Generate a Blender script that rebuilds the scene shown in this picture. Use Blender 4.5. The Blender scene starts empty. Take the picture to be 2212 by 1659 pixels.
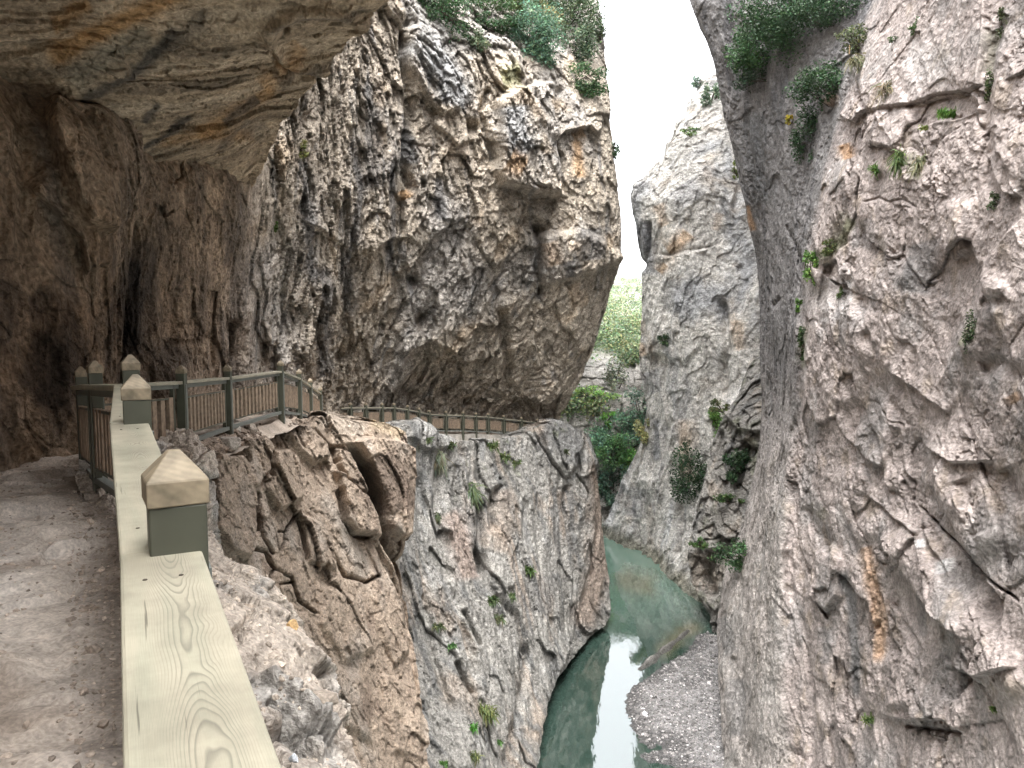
import bpy, math, random
import numpy as np
from concurrent.futures import ThreadPoolExecutor
f32 = np.float32
R = math.radians
scene = bpy.context.scene
COL = scene.collection
# ---------------------------------------------------------------- camera model
F, CU, CV = 1721.0, 1106.0, 829.5          # focal length and centre for a 2212 x 1659 picture
PITCH = math.atan(0.087)
EYE = np.array([0.0, 0.0, 1.42])
FW = np.array([0, math.cos(PITCH), -math.sin(PITCH)])
UP = np.array([0, math.sin(PITCH), math.cos(PITCH)])
RT = np.array([1.0, 0, 0])
ZW = 1.42 - 18.0                            # water level
def P(u, v, d):                             # world point at picture place (u, v) and depth d
    return EYE + d * ((u - CU) / F * RT - (v - CV) / F * UP + FW)
def PZ(u, v, z):                            # where the sight line meets the level z
    r = (u - CU) / F * RT - (v - CV) / F * UP + FW
    return EYE + r * ((z - EYE[2]) / r[2])
def uvd(p):
    q = p - EYE
    d = q @ FW
    dd = np.where(d > 0.2, d, 1.0)
    u = np.where(d > 0.2, CU + F * (q @ RT) / dd, -9e4)
    v = np.where(d > 0.2, CV - F * (q @ UP) / dd, -9e4)
    return u, v, d
cam = bpy.data.objects.new('camera', bpy.data.cameras.new('camera'))
COL.objects.link(cam)
cam.location = EYE
cam.rotation_euler = (R(90) - PITCH, 0, 0)
cam.data.sensor_width = 36
cam.data.lens = 36 * F / 2212
cam.data.clip_start = 0.05
cam.data.clip_end = 3000
scene.camera = cam
# ---------------------------------------------------------------- noise
rs = np.random.RandomState(7)
PERM = np.concatenate([rs.permutation(256)] * 2).astype(np.int32)
GR = rs.normal(size=(256, 3)).astype(f32); GR /= np.linalg.norm(GR, axis=1)[:, None]
RND = rs.uniform(-1, 1, size=(256, 4)).astype(f32)
JIT = rs.uniform(-.42, .42, size=(256, 3)).astype(f32)
POOL = ThreadPoolExecutor(4)
def hsh(x, y, z):
    return PERM[PERM[PERM[x & 255] + (y & 255)] + (z & 255)]
def par(fn, p):
    n = len(p)
    if n < 4000: return fn(p)
    ch = [p[i:i + 32768] for i in range(0, n, 32768)]
    out = list(POOL.map(fn, ch))
    if isinstance(out[0], tuple): return tuple(np.concatenate(a) for a in zip(*out))
    return np.concatenate(out)
def _perlin(p):
    i = np.floor(p).astype(np.int32); f = (p - i).astype(f32)
    w = f * f * f * (f * (f * 6 - 15) + 10)
    r = 0
    for dx in (0, 1):
        wx = w[:, 0] if dx else 1 - w[:, 0]
        for dy in (0, 1):
            wy = wx * (w[:, 1] if dy else 1 - w[:, 1])
            for dz in (0, 1):
                g = GR[hsh(i[:, 0] + dx, i[:, 1] + dy, i[:, 2] + dz)]
                r = r + wy * (w[:, 2] if dz else 1 - w[:, 2]) * (g[:, 0] * (f[:, 0] - dx) + g[:, 1] * (f[:, 1] - dy) + g[:, 2] * (f[:, 2] - dz))
    return r * 1.5
def perlin(p): return par(_perlin, np.asarray(p, f32))
def fbm(p, o=4, gain=.5, lac=2.03):
    p = np.asarray(p, f32)
    a, s, r = 1.0, 0.0, 0
    for k in range(o):
        r = r + a * perlin(p + 17.3 * k); s += a; a *= gain; p = p * f32(lac)
    return r / s
def ridged(p, o=3, gain=.5):
    p = np.asarray(p, f32)
    a, s, r = 1.0, 0.0, 0
    for k in range(o):
        r = r + a * (1 - 2 * np.abs(perlin(p + 9.1 * k))); s += a; a *= gain; p = p * f32(2.07)
    return r / s
def _worley(p):
    i = np.floor(p - .5).astype(np.int32)
    n = len(p)
    f1 = np.full(n, 9, f32); f2 = np.full(n, 9, f32); idx = np.zeros(n, np.int32); vec = np.zeros((n, 3), f32)
    for dx in (0, 1):
        for dy in (0, 1):
            for dz in (0, 1):
                c = i + np.array([dx, dy, dz], np.int32)
                h = hsh(c[:, 0], c[:, 1], c[:, 2])
                v = (p - (c + f32(.5)) - JIT[h]).astype(f32)
                d = np.sqrt((v * v).sum(1))
                m = d < f1
                f2 = np.where(m, f1, np.minimum(f2, d))
                f1 = np.where(m, d, f1); idx = np.where(m, h, idx); vec = np.where(m[:, None], v, vec)
    return f1, f2, idx, vec
def worley(p): return par(_worley, np.asarray(p, f32))
def warp(p, s, a):
    p = np.asarray(p, f32)
    return p + f32(a) * np.stack([perlin(p / s + 3.1), perlin(p / s + 41.7), perlin(p / s + 77.9)], 1).astype(f32)
def facets(p, amp, tilt, crack=0.0, cw=.06, sag=0.0):   # broken angular chunks; sag makes each chunk jut out at its lower end
    f1, f2, idx, vec = worley(p)
    r = RND[idx]
    h = amp * r[:, 0] + tilt * (r[:, 1:] * vec).sum(1) - sag * vec[:, 2]
    if crack:
        h = h - crack * np.clip(1 - (f2 - f1) / cw, 0, 1)
    return h, idx, f2 - f1
def sst(a, b, x):
    t = np.clip((x - a) / (b - a), 0, 1)
    return t * t * (3 - 2 * t)
def mix(a, b, t):
    t = np.asarray(t)
    if t.ndim == 1: t = t[:, None]
    return a + (np.asarray(b, f32) - a) * t
def srgb(*c):
    c = np.array(c, float) / 255
    return tuple(np.where(c < .04045, c / 12.92, ((c + .055) / 1.055) ** 2.4))
# ---------------------------------------------------------------- strokes drawn on a rock: distance to a polyline
def polydist(u, v, pts):
    best = np.full(len(u), 1e9, f32); side = np.zeros(len(u), f32); tt = np.zeros(len(u), f32)
    L = 0; tot = sum(math.dist(a[:2], b[:2]) for a, b in zip(pts, pts[1:]))
    for a, b in zip(pts, pts[1:]):
        ax, ay, bx, by = a[0], a[1], b[0], b[1]
        dx, dy = bx - ax, by - ay; l2 = dx * dx + dy * dy + 1e-9
        t = np.clip(((u - ax) * dx + (v - ay) * dy) / l2, 0, 1)
        d = np.hypot(u - ax - t * dx, v - ay - t * dy)
        m = d < best
        best = np.where(m, d, best)
        side = np.where(m, np.sign((u - ax) * dy - (v - ay) * dx), side)
        tt = np.where(m, (L + t * math.sqrt(l2)) / tot, tt)
        L += math.sqrt(l2)
    return best, side, tt
def inpoly(u, v, pts):
    ins = np.zeros(len(u), bool); n = len(pts)
    for i in range(n):
        x1, y1 = pts[i]; x2, y2 = pts[(i + 1) % n]
        c = ((y1 > v) != (y2 > v)) & (u < (x2 - x1) * (v - y1) / (y2 - y1 + 1e-9) + x1)
        ins ^= c
    return ins
def polysd(u, v, pts):                                     # > 0 inside
    d, _, _ = polydist(u, v, list(pts) + [pts[0]])
    return np.where(inpoly(u, v, pts), d, -d)
def groove(u, v, pts, w, depth):                           # a crack
    d, s, t = polydist(u, v, pts)
    fade = sst(0, .08, t) * sst(0, .08, 1 - t)
    return -depth * np.exp(-(d / w) ** 2) * fade
def step(u, v, pts, h, dec, ramp=2.0):                     # ledge: the left side of the stroke stands proud by h and fades out over dec
    d, s, t = polydist(u, v, pts)
    fade = sst(0, .12, t) * sst(0, .12, 1 - t)
    return h * np.where(s > 0, np.exp(-d / dec) * sst(-.01, ramp, d), 0) * fade
def block(u, v, pts, h, ramp):
    return h * sst(-ramp * .5, ramp * .5, polysd(u, v, pts))
def ridge(u, v, pts, w, h):                                # a rounded rib
    d, s, t = polydist(u, v, pts)
    return h * np.exp(-(d / w) ** 2) * sst(0, .2, t) * sst(0, .2, 1 - t)
def stain(u, v, pts, w, nz=None, rag=.6):
    d, s, t = polydist(u, v, pts)
    if nz is not None: d = d * (1 + rag * nz) 
    return np.clip(1.25 * np.exp(-(d / w) ** 2) , 0, 1) * sst(0, .1, t) * sst(0, .1, 1 - t)
# ---------------------------------------------------------------- meshes
def mesh_np(name, verts, faces, mat, parent=None, smooth=True, col=None):
    me = bpy.data.meshes.new(name)
    verts = np.ascontiguousarray(verts, f32); faces = np.ascontiguousarray(faces, np.int32)
    k = faces.shape[1]
    me.vertices.add(len(verts)); me.vertices.foreach_set('co', verts.ravel())
    me.loops.add(faces.size); me.loops.foreach_set('vertex_index', faces.ravel())
    me.polygons.add(len(faces)); me.polygons.foreach_set('loop_start', np.arange(0, faces.size, k, dtype=np.int32))
    me.polygons.foreach_set('use_smooth', np.full(len(faces), smooth, bool))
    if col is not None:
        a = me.attributes.new('col', 'FLOAT_COLOR', 'POINT')
        c = np.ones((len(verts), 4), f32); c[:, :3] = col
        a.data.foreach_set('color', c.ravel())
    me.update(calc_edges=True); me.validate()
    me.materials.append(mat)
    o = bpy.data.objects.new(name, me); COL.objects.link(o)
    if parent is not None: o.parent = parent
    return o
def tag(o, label=None, cat=None, group=None, kind=None):
    if label: o['label'] = label
    if cat: o['category'] = cat
    if group: o['group'] = group
    if kind: o['kind'] = kind
    return o
def empty(name, loc=(0, 0, 0)):
    o = bpy.data.objects.new(name, None); COL.objects.link(o); o.location = loc
    o.empty_display_size = .1
    return o
class MB:                                                   # collects boxes and bars into one mesh
    def __init__(s): s.v = []; s.f = []
    def hexa(s, c):                                         # 8 corners: bottom ring then top ring
        n = len(s.v); s.v += [tuple(x) for x in c]
        s.f += [tuple(n + i for i in q) for q in ((3, 2, 1, 0), (4, 5, 6, 7), (0, 1, 5, 4), (1, 2, 6, 5), (2, 3, 7, 6), (3, 0, 4, 7))]
    def bar(s, a, b, w, h, side=0.0):                       # top centre line from a to b, width w, thickness h
        a = np.array(a, float); b = np.array(b, float)
        t = b - a; t[2] = 0; t /= np.linalg.norm(t)
        n = np.array([t[1], -t[0], 0])                      # to the right of travel
        z = np.array([0, 0, 1.0])
        o = n * side
        s.hexa([a + o - n * w / 2 - z * h, a + o + n * w / 2 - z * h, b + o + n * w / 2 - z * h, b + o - n * w / 2 - z * h,
                a + o - n * w / 2, a + o + n * w / 2, b + o + n * w / 2, b + o - n * w / 2])
    def post(s, p, t, wx, wy, z0, z1):
        p = np.array(p, float); t = np.array([t[0], t[1], 0.0]); t /= np.linalg.norm(t); n = np.array([t[1], -t[0], 0])
        r = [p + t * i * wy / 2 + n * j * wx / 2 for i, j in ((-1, -1), (-1, 1), (1, 1), (1, -1))]
        s.hexa([q * (1, 1, 0) + (0, 0, z0) for q in r] + [q * (1, 1, 0) + (0, 0, z1) for q in r])
    def build(s, name, mat, parent=None, bevel=0.0, smooth=False):
        me = bpy.data.meshes.new(name); me.from_pydata([tuple(map(float, x)) for x in s.v], [], s.f); me.update()
        me.materials.append(mat)
        o = bpy.data.objects.new(name, me); COL.objects.link(o)
        if parent is not None: o.parent = parent
        if bevel:
            m = o.modifiers.new('bevel', 'BEVEL'); m.width = bevel; m.segments = 2; m.limit_method = 'ANGLE'
        return o
# ---------------------------------------------------------------- rock sheets lofted through control points
ZB_S = 4
RQ = {}
A3_ = np.array
ZBUF = np.full((1659 // ZB_S + 2, 2212 // ZB_S + 2), 1e9)
def W(x, y, dref, lean=0.0):                                # a control column outside the picture, in metres
    return ('w', x, y, dref, lean)
def colpts(c, V):
    if isinstance(c, tuple) and c[0] == 'w':
        _, x, y, dref, lean = c
        z = EYE[2] + ((CV - V) / F - .087) * dref
        return np.stack([x + lean * (z - 1.4), np.full(len(V), y, float), z], 1)
    t = np.array(sorted(c), float)
    u = np.interp(V, t[:, 0], t[:, 1]); d = np.interp(V, t[:, 0], t[:, 2])
    return np.stack([P(a, v, b) for a, v, b in zip(u, V, d)])
def gsm(a, sig, ax):
    if sig <= 0: return a
    r = int(3 * sig); k = np.exp(-.5 * (np.arange(-r, r + 1) / sig) ** 2); k /= k.sum()
    a = np.moveaxis(a, ax, 0); n = a.shape[0]
    r0 = min(r, n - 1)
    top = 2 * a[0] - a[1:r0 + 1][::-1]; bot = 2 * a[-1] - a[-r0 - 1:-1][::-1]
    if r0 < r: 
        k = k[r - r0:r + r0 + 1]; k /= k.sum()
    b = np.concatenate([top, a, bot])
    out = sum(w * b[i:i + n] for i, w in enumerate(k))
    return np.moveaxis(out, 0, ax)
def loft(C, stepw, sm):
    nr, nc, _ = C.shape
    u, v, d = uvd(C.reshape(-1, 3)); u = u.reshape(nr, nc); v = v.reshape(nr, nc)
    inside = (u > -120) & (u < 2330) & (v > -120) & (v < 1780)
    def alloc(n, get):
        out = []
        for j in range(n - 1):
            a, b, ia, ib, wl = get(j)
            m = ia | ib
            if m.any():
                L = np.clip(np.hypot(*(a - b))[m], 0, 900).max(); out.append(int(np.clip(math.ceil(L / stepw), 4, 700)))
            else: out.append(int(np.clip(wl.max() / 1.2, 4, 26)))
        return out
    nj = alloc(nc, lambda j: (np.stack([u[:, j], v[:, j]]), np.stack([u[:, j + 1], v[:, j + 1]]), inside[:, j], inside[:, j + 1], np.linalg.norm(C[:, j] - C[:, j + 1], axis=1)))
    ni = alloc(nr, lambda i: (np.stack([u[i], v[i]]), np.stack([u[i + 1], v[i + 1]]), inside[i], inside[i + 1], np.linalg.norm(C[i] - C[i + 1], axis=1)))
    def par_t(ns): return np.concatenate([i + np.arange(n) / n for i, n in enumerate(ns)] + [[len(ns)]])
    s = par_t(nj); t = par_t(ni)
    def lerp(A, t, ax):
        i = np.minimum(t.astype(int), A.shape[ax] - 2); w = t - i
        a = np.take(A, i, ax); b = np.take(A, i + 1, ax)
        sh = [1, 1, 1]; sh[ax] = -1
        return a + (b - a) * w.reshape(sh)
    G = lerp(lerp(C, t, 0), s, 1)
    return gsm(gsm(G, sm, 0), sm, 1)
def normals(G):
    a = np.gradient(G, axis=0); b = np.gradient(G, axis=1)
    n = np.cross(b, a); n /= np.linalg.norm(n, axis=2)[..., None] + 1e-9
    tocam = EYE - G
    u, v, d = uvd(G.reshape(-1, 3)); m = (u > 0) & (u < 2212) & (v > 0) & (v < 1659) & (d > .3)
    i = np.where(m, v / 8, 0).astype(int); j = np.where(m, u / 8, 0).astype(int)
    zb = np.full((210, 280), 1e9); np.minimum.at(zb, (i[m], j[m]), d[m])
    m &= d < zb[i, j] * 1.01                                   # judge by the part that is seen
    fr = ((n * tocam).sum(2).reshape(-1)[m] > 0).mean()
    if fr < .5: n = -n
    print('facing', round(float(fr), 3))
    return n
def zsplat(Q):
    u, v, d = uvd(Q.reshape(-1, 3))
    m = (u > 0) & (u < 2212) & (v > 0) & (v < 1659) & (d > .3)
    i = (v[m] / ZB_S).astype(int); j = (u[m] / ZB_S).astype(int)
    np.minimum.at(ZBUF, (i, j), d[m])
def depth_at(u, v):
    i, j = int(np.clip(v, 2, 1650) / ZB_S), int(np.clip(u, 2, 2200) / ZB_S)
    return float(np.median(ZBUF[max(0, i - 1):i + 2, max(0, j - 1):j + 2]))
def rock(name, C, disp, colour, mat, stepw=1.7, sm=9, nsm=6, front=4.0, gain=1.2, desat=.22):
    G = loft(C, stepw, sm)
    N = gsm(gsm(normals(G), nsm, 0), nsm, 1); N /= np.linalg.norm(N, axis=2)[..., None] + 1e-9
    p = G.reshape(-1, 3); n = N.reshape(-1, 3)
    u, v, d = uvd(p)
    u = u.astype(f32); v = v.astype(f32); pf = p.astype(f32)
    jit = .5 * np.maximum(d, .01).astype(f32) ** .3                              # strokes wander a little with the grain of the rock
    on = (u > -8e4) * jit
    ju = u + on * (7 * perlin(pf * 9 / np.clip(d, 5, 40).mean()) + 3.2 * perlin(pf * 30 / np.clip(d, 5, 40).mean())); jv = v + on * (7 * perlin(pf * 9 / np.clip(d, 5, 40).mean() + 50) + 3.2 * perlin(pf * 30 / np.clip(d, 5, 40).mean() + 50))
    h, extra = disp(pf, ju, jv, n)
    h = h * gain
    toc = EYE - p; toc /= np.linalg.norm(toc, axis=1)[:, None]
    wgt = front * np.where(d > .5, 1, 0) * (.25 + .75 * sst(-.9, -.3, (n * toc).sum(1)))
    n = n + toc * wgt[:, None]; n /= np.linalg.norm(n, axis=1)[:, None] + 1e-9     # chunks jut out into the gorge rather than along the wall
    print(name, 'nan', np.isnan(h).sum(), 'max', np.abs(h).max())
    q = p + n * np.asarray(h, float)[:, None]
    c = colour(pf, u, v, n, extra)
    c = np.clip(mix(c, c.mean(1, keepdims=True) * A3_([1.02, 1.0, .98]), np.full(len(c), desat)), 0.005, .9)
    nr, nc = G.shape[:2]
    k = np.arange(nr * nc).reshape(nr, nc)
    f = np.stack([k[:-1, :-1], k[1:, :-1], k[1:, 1:], k[:-1, 1:]], -1).reshape(-1, 4)
    zsplat(q); RQ[name] = (q, u, v, n)
    o = mesh_np(name, q, f, mat, col=c)
    print(name, nr, nc, nr * nc)
    return tag(o, kind='structure')
# ---------------------------------------------------------------- materials
def nodes_of(name):
    m = bpy.data.materials.new(name); m.use_nodes = True
    nt = m.node_tree; b = nt.nodes['Principled BSDF']
    return m, nt, b, nt.nodes, nt.links
def rock_mat(name, s1, bump, dist, rough=.9, spec=.25, contrast=.35):
    m, nt, b, N, L = nodes_of(name)
    at = N.new('ShaderNodeAttribute'); at.attribute_name = 'col'
    tc = N.new('ShaderNodeNewGeometry')
    n1 = N.new('ShaderNodeTexNoise'); n1.inputs['Scale'].default_value = s1; n1.inputs['Detail'].default_value = 6; n1.inputs['Roughness'].default_value = .7
    n2 = N.new('ShaderNodeTexNoise'); n2.inputs['Scale'].default_value = s1 * .23; n2.inputs['Detail'].default_value = 4
    L.new(tc.outputs['Position'], n1.inputs['Vector']); L.new(tc.outputs['Position'], n2.inputs['Vector'])
    mr = N.new('ShaderNodeMapRange'); mr.inputs['From Min'].default_value = .3; mr.inputs['From Max'].default_value = .7
    mr.inputs['To Min'].default_value = 1 - contrast; mr.inputs['To Max'].default_value = 1 + contrast
    L.new(n1.outputs['Fac'], mr.inputs['Value'])
    mr2 = N.new('ShaderNodeMapRange'); mr2.inputs['From Min'].default_value = .3; mr2.inputs['From Max'].default_value = .7
    mr2.inputs['To Min'].default_value = .82; mr2.inputs['To Max'].default_value = 1.18
    L.new(n2.outputs['Fac'], mr2.inputs['Value'])
    n3 = N.new('ShaderNodeTexNoise'); n3.inputs['Scale'].default_value = s1 * 3.1; n3.inputs['Detail'].default_value = 3
    L.new(tc.outputs['Position'], n3.inputs['Vector'])
    mr3 = N.new('ShaderNodeMapRange'); mr3.inputs['From Min'].default_value = .36; mr3.inputs['From Max'].default_value = .64
    mr3.inputs['To Min'].default_value = 1 - contrast * .7; mr3.inputs['To Max'].default_value = 1 + contrast * .55
    L.new(n3.outputs['Fac'], mr3.inputs['Value'])
    mu0 = N.new('ShaderNodeMath'); mu0.operation = 'MULTIPLY'; L.new(mr.outputs[0], mu0.inputs[0]); L.new(mr2.outputs[0], mu0.inputs[1])
    mu = N.new('ShaderNodeMath'); mu.operation = 'MULTIPLY'; L.new(mu0.outputs[0], mu.inputs[0]); L.new(mr3.outputs[0], mu.inputs[1])
    vo = N.new('ShaderNodeTexVoronoi'); vo.inputs['Scale'].default_value = s1 * .9; L.new(tc.outputs['Position'], vo.inputs['Vector'])
    sm = N.new('ShaderNodeMath'); sm.operation = 'MULTIPLY_ADD'; L.new(vo.outputs['Distance'], sm.inputs[0]); sm.inputs[1].default_value = .7; L.new(n1.outputs['Fac'], sm.inputs[2])
    sm2 = N.new('ShaderNodeMath'); sm2.operation = 'MULTIPLY_ADD'; L.new(n3.outputs['Fac'], sm2.inputs[0]); sm2.inputs[1].default_value = .5; L.new(sm.outputs[0], sm2.inputs[2])
    vm = N.new('ShaderNodeVectorMath'); vm.operation = 'SCALE'
    L.new(at.outputs['Color'], vm.inputs[0]); L.new(mu.outputs[0], vm.inputs['Scale'])
    L.new(vm.outputs[0], b.inputs['Base Color'])
    b.inputs['Roughness'].default_value = rough; b.inputs['Specular IOR Level'].default_value = spec
    bp = N.new('ShaderNodeBump'); bp.inputs['Strength'].default_value = bump; bp.inputs['Distance'].default_value = dist
    L.new(sm2.outputs[0], bp.inputs['Height']); L.new(bp.outputs[0], b.inputs['Normal'])
    return m
def flat_mat(name, c, rough=.6, var=.15, scale=20., spec=.4, bump=0.0):
    m, nt, b, N, L = nodes_of(name)
    n1 = N.new('ShaderNodeTexNoise'); n1.inputs['Scale'].default_value = scale; n1.inputs['Detail'].default_value = 5
    tc = N.new('ShaderNodeNewGeometry'); L.new(tc.outputs['Position'], n1.inputs['Vector'])
    r = N.new('ShaderNodeValToRGB')
    r.color_ramp.elements[0].position = .3; r.color_ramp.elements[1].position = .7
    r.color_ramp.elements[0].color = tuple(x * (1 - var) for x in c) + (1,)
    r.color_ramp.elements[1].color = tuple(min(1, x * (1 + var)) for x in c) + (1,)
    L.new(n1.outputs['Fac'], r.inputs[0]); L.new(r.outputs[0], b.inputs['Base Color'])
    b.inputs['Roughness'].default_value = rough; b.inputs['Specular IOR Level'].default_value = spec
    if bump:
        bp = N.new('ShaderNodeBump'); bp.inputs['Strength'].default_value = .5; bp.inputs['Distance'].default_value = bump
        L.new(n1.outputs['Fac'], bp.inputs['Height']); L.new(bp.outputs[0], b.inputs['Normal'])
    return m
def attr_mat(name, rough=.6, spec=.3, trans=0.0):
    m, nt, b, N, L = nodes_of(name)
    at = N.new('ShaderNodeAttribute'); at.attribute_name = 'col'
    L.new(at.outputs['Color'], b.inputs['Base Color'])
    b.inputs['Roughness'].default_value = rough; b.inputs['Specular IOR Level'].default_value = spec
    if trans:
        t = N.new('ShaderNodeBsdfTranslucent'); L.new(at.outputs['Color'], t.inputs['Color'])
        mx = N.new('ShaderNodeMixShader'); mx.inputs[0].default_value = trans
        L.new(b.outputs[0], mx.inputs[1]); L.new(t.outputs[0], mx.inputs[2])
        L.new(mx.outputs[0], N['Material Output'].inputs['Surface'])
    return m
M = {}
M['far_rock'] = rock_mat('pale limestone', 2.6, 1.0, .35, contrast=.4)
M['cliff_rock'] = rock_mat('craggy limestone', 5.0, 1.0, .22, contrast=.42)
M['gorge_rock'] = rock_mat('pinkish limestone', 4.2, .75, .14, contrast=.34)
M['cave_rock'] = rock_mat('cave limestone', 7.0, .8, .06, contrast=.35)
M['near_rock'] = rock_mat('broken brown limestone', 12.0, .9, .06, contrast=.35)
M['ground'] = rock_mat('packed dusty earth', 20.0, .7, .012, contrast=.26)
M['stone'] = rock_mat('loose limestone', 22.0, .6, .01)
M['gravel'] = rock_mat('grey river gravel', 9.0, .9, .08, contrast=.7)
M['leaf'] = attr_mat('leaves', .5, .35, .25)
M['bark'] = flat_mat('bark', (.06, .045, .035), .9, .3, 15)
M['paint'] = flat_mat('grey green paint', (.078, .081, .060), .45, .10, 9, .4, .0006)
M['paint_light'] = flat_mat('weathered grey green steel', (.165, .178, .162), .5, .12, 9, .4)
M['slat'] = flat_mat('brown timber slats', (.27, .205, .15), .75, .35, 14, .3)
def wood_mat(name, base, dark, tint, seed):
    m, nt, b, N, L = nodes_of(name)
    tc = N.new('ShaderNodeTexCoord')
    sep = N.new('ShaderNodeSeparateXYZ'); L.new(tc.outputs['UV'], sep.inputs[0])   # u across (m), v along (m)
    def math_(op, a, b_=None, c=None):
        n = N.new('ShaderNodeMath'); n.operation = op
        for i, x in enumerate((a, b_, c)):
            if x is None: continue
            if isinstance(x, (int, float)): n.inputs[i].default_value = x
            else: L.new(x, n.inputs[i])
        return n.outputs[0]
    X, Y = sep.outputs['X'], sep.outputs['Y']
    oi = N.new('ShaderNodeObjectInfo'); Y = math_('MULTIPLY_ADD', oi.outputs['Random'], 37.0, Y)
    nz = N.new('ShaderNodeTexNoise'); nz.noise_dimensions = '2D'; nz.inputs['Scale'].default_value = 1.0; nz.inputs['Detail'].default_value = 2
    cmb = N.new('ShaderNodeCombineXYZ'); L.new(math_('MULTIPLY', X, 14.0), cmb.inputs[0]); L.new(math_('MULTIPLY_ADD', Y, 5.0, seed * 3.7), cmb.inputs[1]); L.new(cmb.outputs[0], nz.inputs['Vector'])
    nl = N.new('ShaderNodeTexNoise'); nl.noise_dimensions = '1D'; nl.inputs['Scale'].default_value = 1.6; nl.inputs['Detail'].default_value = 1
    L.new(math_('ADD', Y, seed), nl.inputs['W'])
    wob = math_('MULTIPLY', math_('SUBTRACT', nz.outputs['Fac'], .5), .016)
    x2 = math_('ADD', math_('ADD', X, .012), wob)
    h = math_('MULTIPLY_ADD', math_('SUBTRACT', nl.outputs['Fac'], .5), .10, .035)
    h = math_('MULTIPLY_ADD', sep.outputs['Y'], .018, h)
    r = math_('SQRT', math_('ADD', math_('MULTIPLY', x2, math_('MULTIPLY', x2, 1.3)), math_('MULTIPLY', h, h)))
    ring = math_('FRACT', math_('MULTIPLY', math_('ADD', r, math_('MULTIPLY', wob, .5)), 420.0))
    rp = N.new('ShaderNodeValToRGB'); L.new(ring, rp.inputs[0])
    e = rp.color_ramp.elements; e[0].position = 0.0; e[0].color = (0, 0, 0, 1); e[1].position = 1.0; e[1].color = (0, 0, 0, 1)
    k = e.new(.55); k.color = (.1, .1, .1, 1); k = e.new(.86); k.color = (.8, .8, .8, 1)
    fal = N.new('ShaderNodeMapRange'); fal.inputs['From Min'].default_value = .018; fal.inputs['From Max'].default_value = .050; fal.inputs['To Min'].default_value = 1.0; fal.inputs['To Max'].default_value = .15
    L.new(math_('ABSOLUTE', x2), fal.inputs['Value'])
    pat = N.new('ShaderNodeTexNoise'); pat.inputs['Scale'].default_value = 9.0; L.new(tc.outputs['UV'], pat.inputs['Vector'])
    amt = math_('MULTIPLY', math_('MULTIPLY', rp.outputs[0], fal.outputs[0]), math_('MULTIPLY_ADD', pat.outputs['Fac'], 1.1, .15))
    mx1 = N.new('ShaderNodeMix'); mx1.data_type = 'RGBA'; mx1.inputs['A'].default_value = base + (1,); mx1.inputs['B'].default_value = tint + (1,)
    tn = N.new('ShaderNodeTexNoise'); tn.inputs['Scale'].default_value = 1.0; tn.inputs['Detail'].default_value = 3
    c2 = N.new('ShaderNodeCombineXYZ'); L.new(math_('MULTIPLY', X, 22.0), c2.inputs[0]); L.new(math_('MULTIPLY_ADD', Y, 1.6, seed), c2.inputs[1]); L.new(c2.outputs[0], tn.inputs['Vector'])
    tr = N.new('ShaderNodeMapRange'); tr.inputs['From Min'].default_value = .42; tr.inputs['From Max'].default_value = .68; L.new(tn.outputs['Fac'], tr.inputs['Value'])
    L.new(tr.outputs[0], mx1.inputs['Factor'])
    mx2 = N.new('ShaderNodeMix'); mx2.data_type = 'RGBA'; L.new(mx1.outputs['Result'], mx2.inputs['A']); mx2.inputs['B'].default_value = dark + (1,); L.new(amt, mx2.inputs['Factor'])
    # fine fibres and grime
    fb = N.new('ShaderNodeTexNoise'); fb.inputs['Scale'].default_value = 1.0; fb.inputs['Detail'].default_value = 4
    c3 = N.new('ShaderNodeCombineXYZ'); L.new(math_('MULTIPLY', X, 500.0), c3.inputs[0]); L.new(math_('MULTIPLY', Y, 18.0), c3.inputs[1]); L.new(c3.outputs[0], fb.inputs['Vector'])
    g = N.new('ShaderNodeTexNoise'); g.inputs['Scale'].default_value = 16; g.inputs['Detail'].default_value = 6; L.new(tc.outputs['UV'], g.inputs['Vector'])
    g2 = N.new('ShaderNodeTexNoise'); g2.inputs['Scale'].default_value = 4.5; g2.inputs['Detail'].default_value = 8; g2.inputs['Roughness'].default_value = .65; L.new(tc.outputs['UV'], g2.inputs['Vector'])
    gst = N.new('ShaderNodeMapRange'); gst.inputs['From Min'].default_value = .38; gst.inputs['From Max'].default_value = .62; gst.inputs['To Min'].default_value = .80; gst.inputs['To Max'].default_value = 1.10; L.new(g2.outputs['Fac'], gst.inputs['Value'])
    gm = math_('MULTIPLY', math_('MULTIPLY', gst.outputs[0], math_('MULTIPLY_ADD', fb.outputs['Fac'], .22, .89)), math_('MULTIPLY_ADD', g.outputs['Fac'], .28, .86))
    ck = N.new('ShaderNodeTexNoise'); ck.inputs['Scale'].default_value = 1.0; ck.inputs['Detail'].default_value = 3
    c4 = N.new('ShaderNodeCombineXYZ'); L.new(math_('MULTIPLY', X, 130.0), c4.inputs[0]); L.new(math_('MULTIPLY', Y, 2.6), c4.inputs[1]); L.new(c4.outputs[0], ck.inputs['Vector'])
    cr_ = N.new('ShaderNodeMapRange'); cr_.inputs['From Min'].default_value = .685; cr_.inputs['From Max'].default_value = .72; cr_.inputs['To Min'].default_value = 1.0; cr_.inputs['To Max'].default_value = .45; L.new(ck.outputs['Fac'], cr_.inputs['Value'])
    gm = math_('MULTIPLY', gm, cr_.outputs[0])
    vm = N.new('ShaderNodeVectorMath'); vm.operation = 'SCALE'; L.new(mx2.outputs['Result'], vm.inputs[0]); L.new(gm, vm.inputs['Scale'])
    L.new(vm.outputs[0], b.inputs['Base Color'])
    b.inputs['Roughness'].default_value = .5; b.inputs['Specular IOR Level'].default_value = .45
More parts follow.
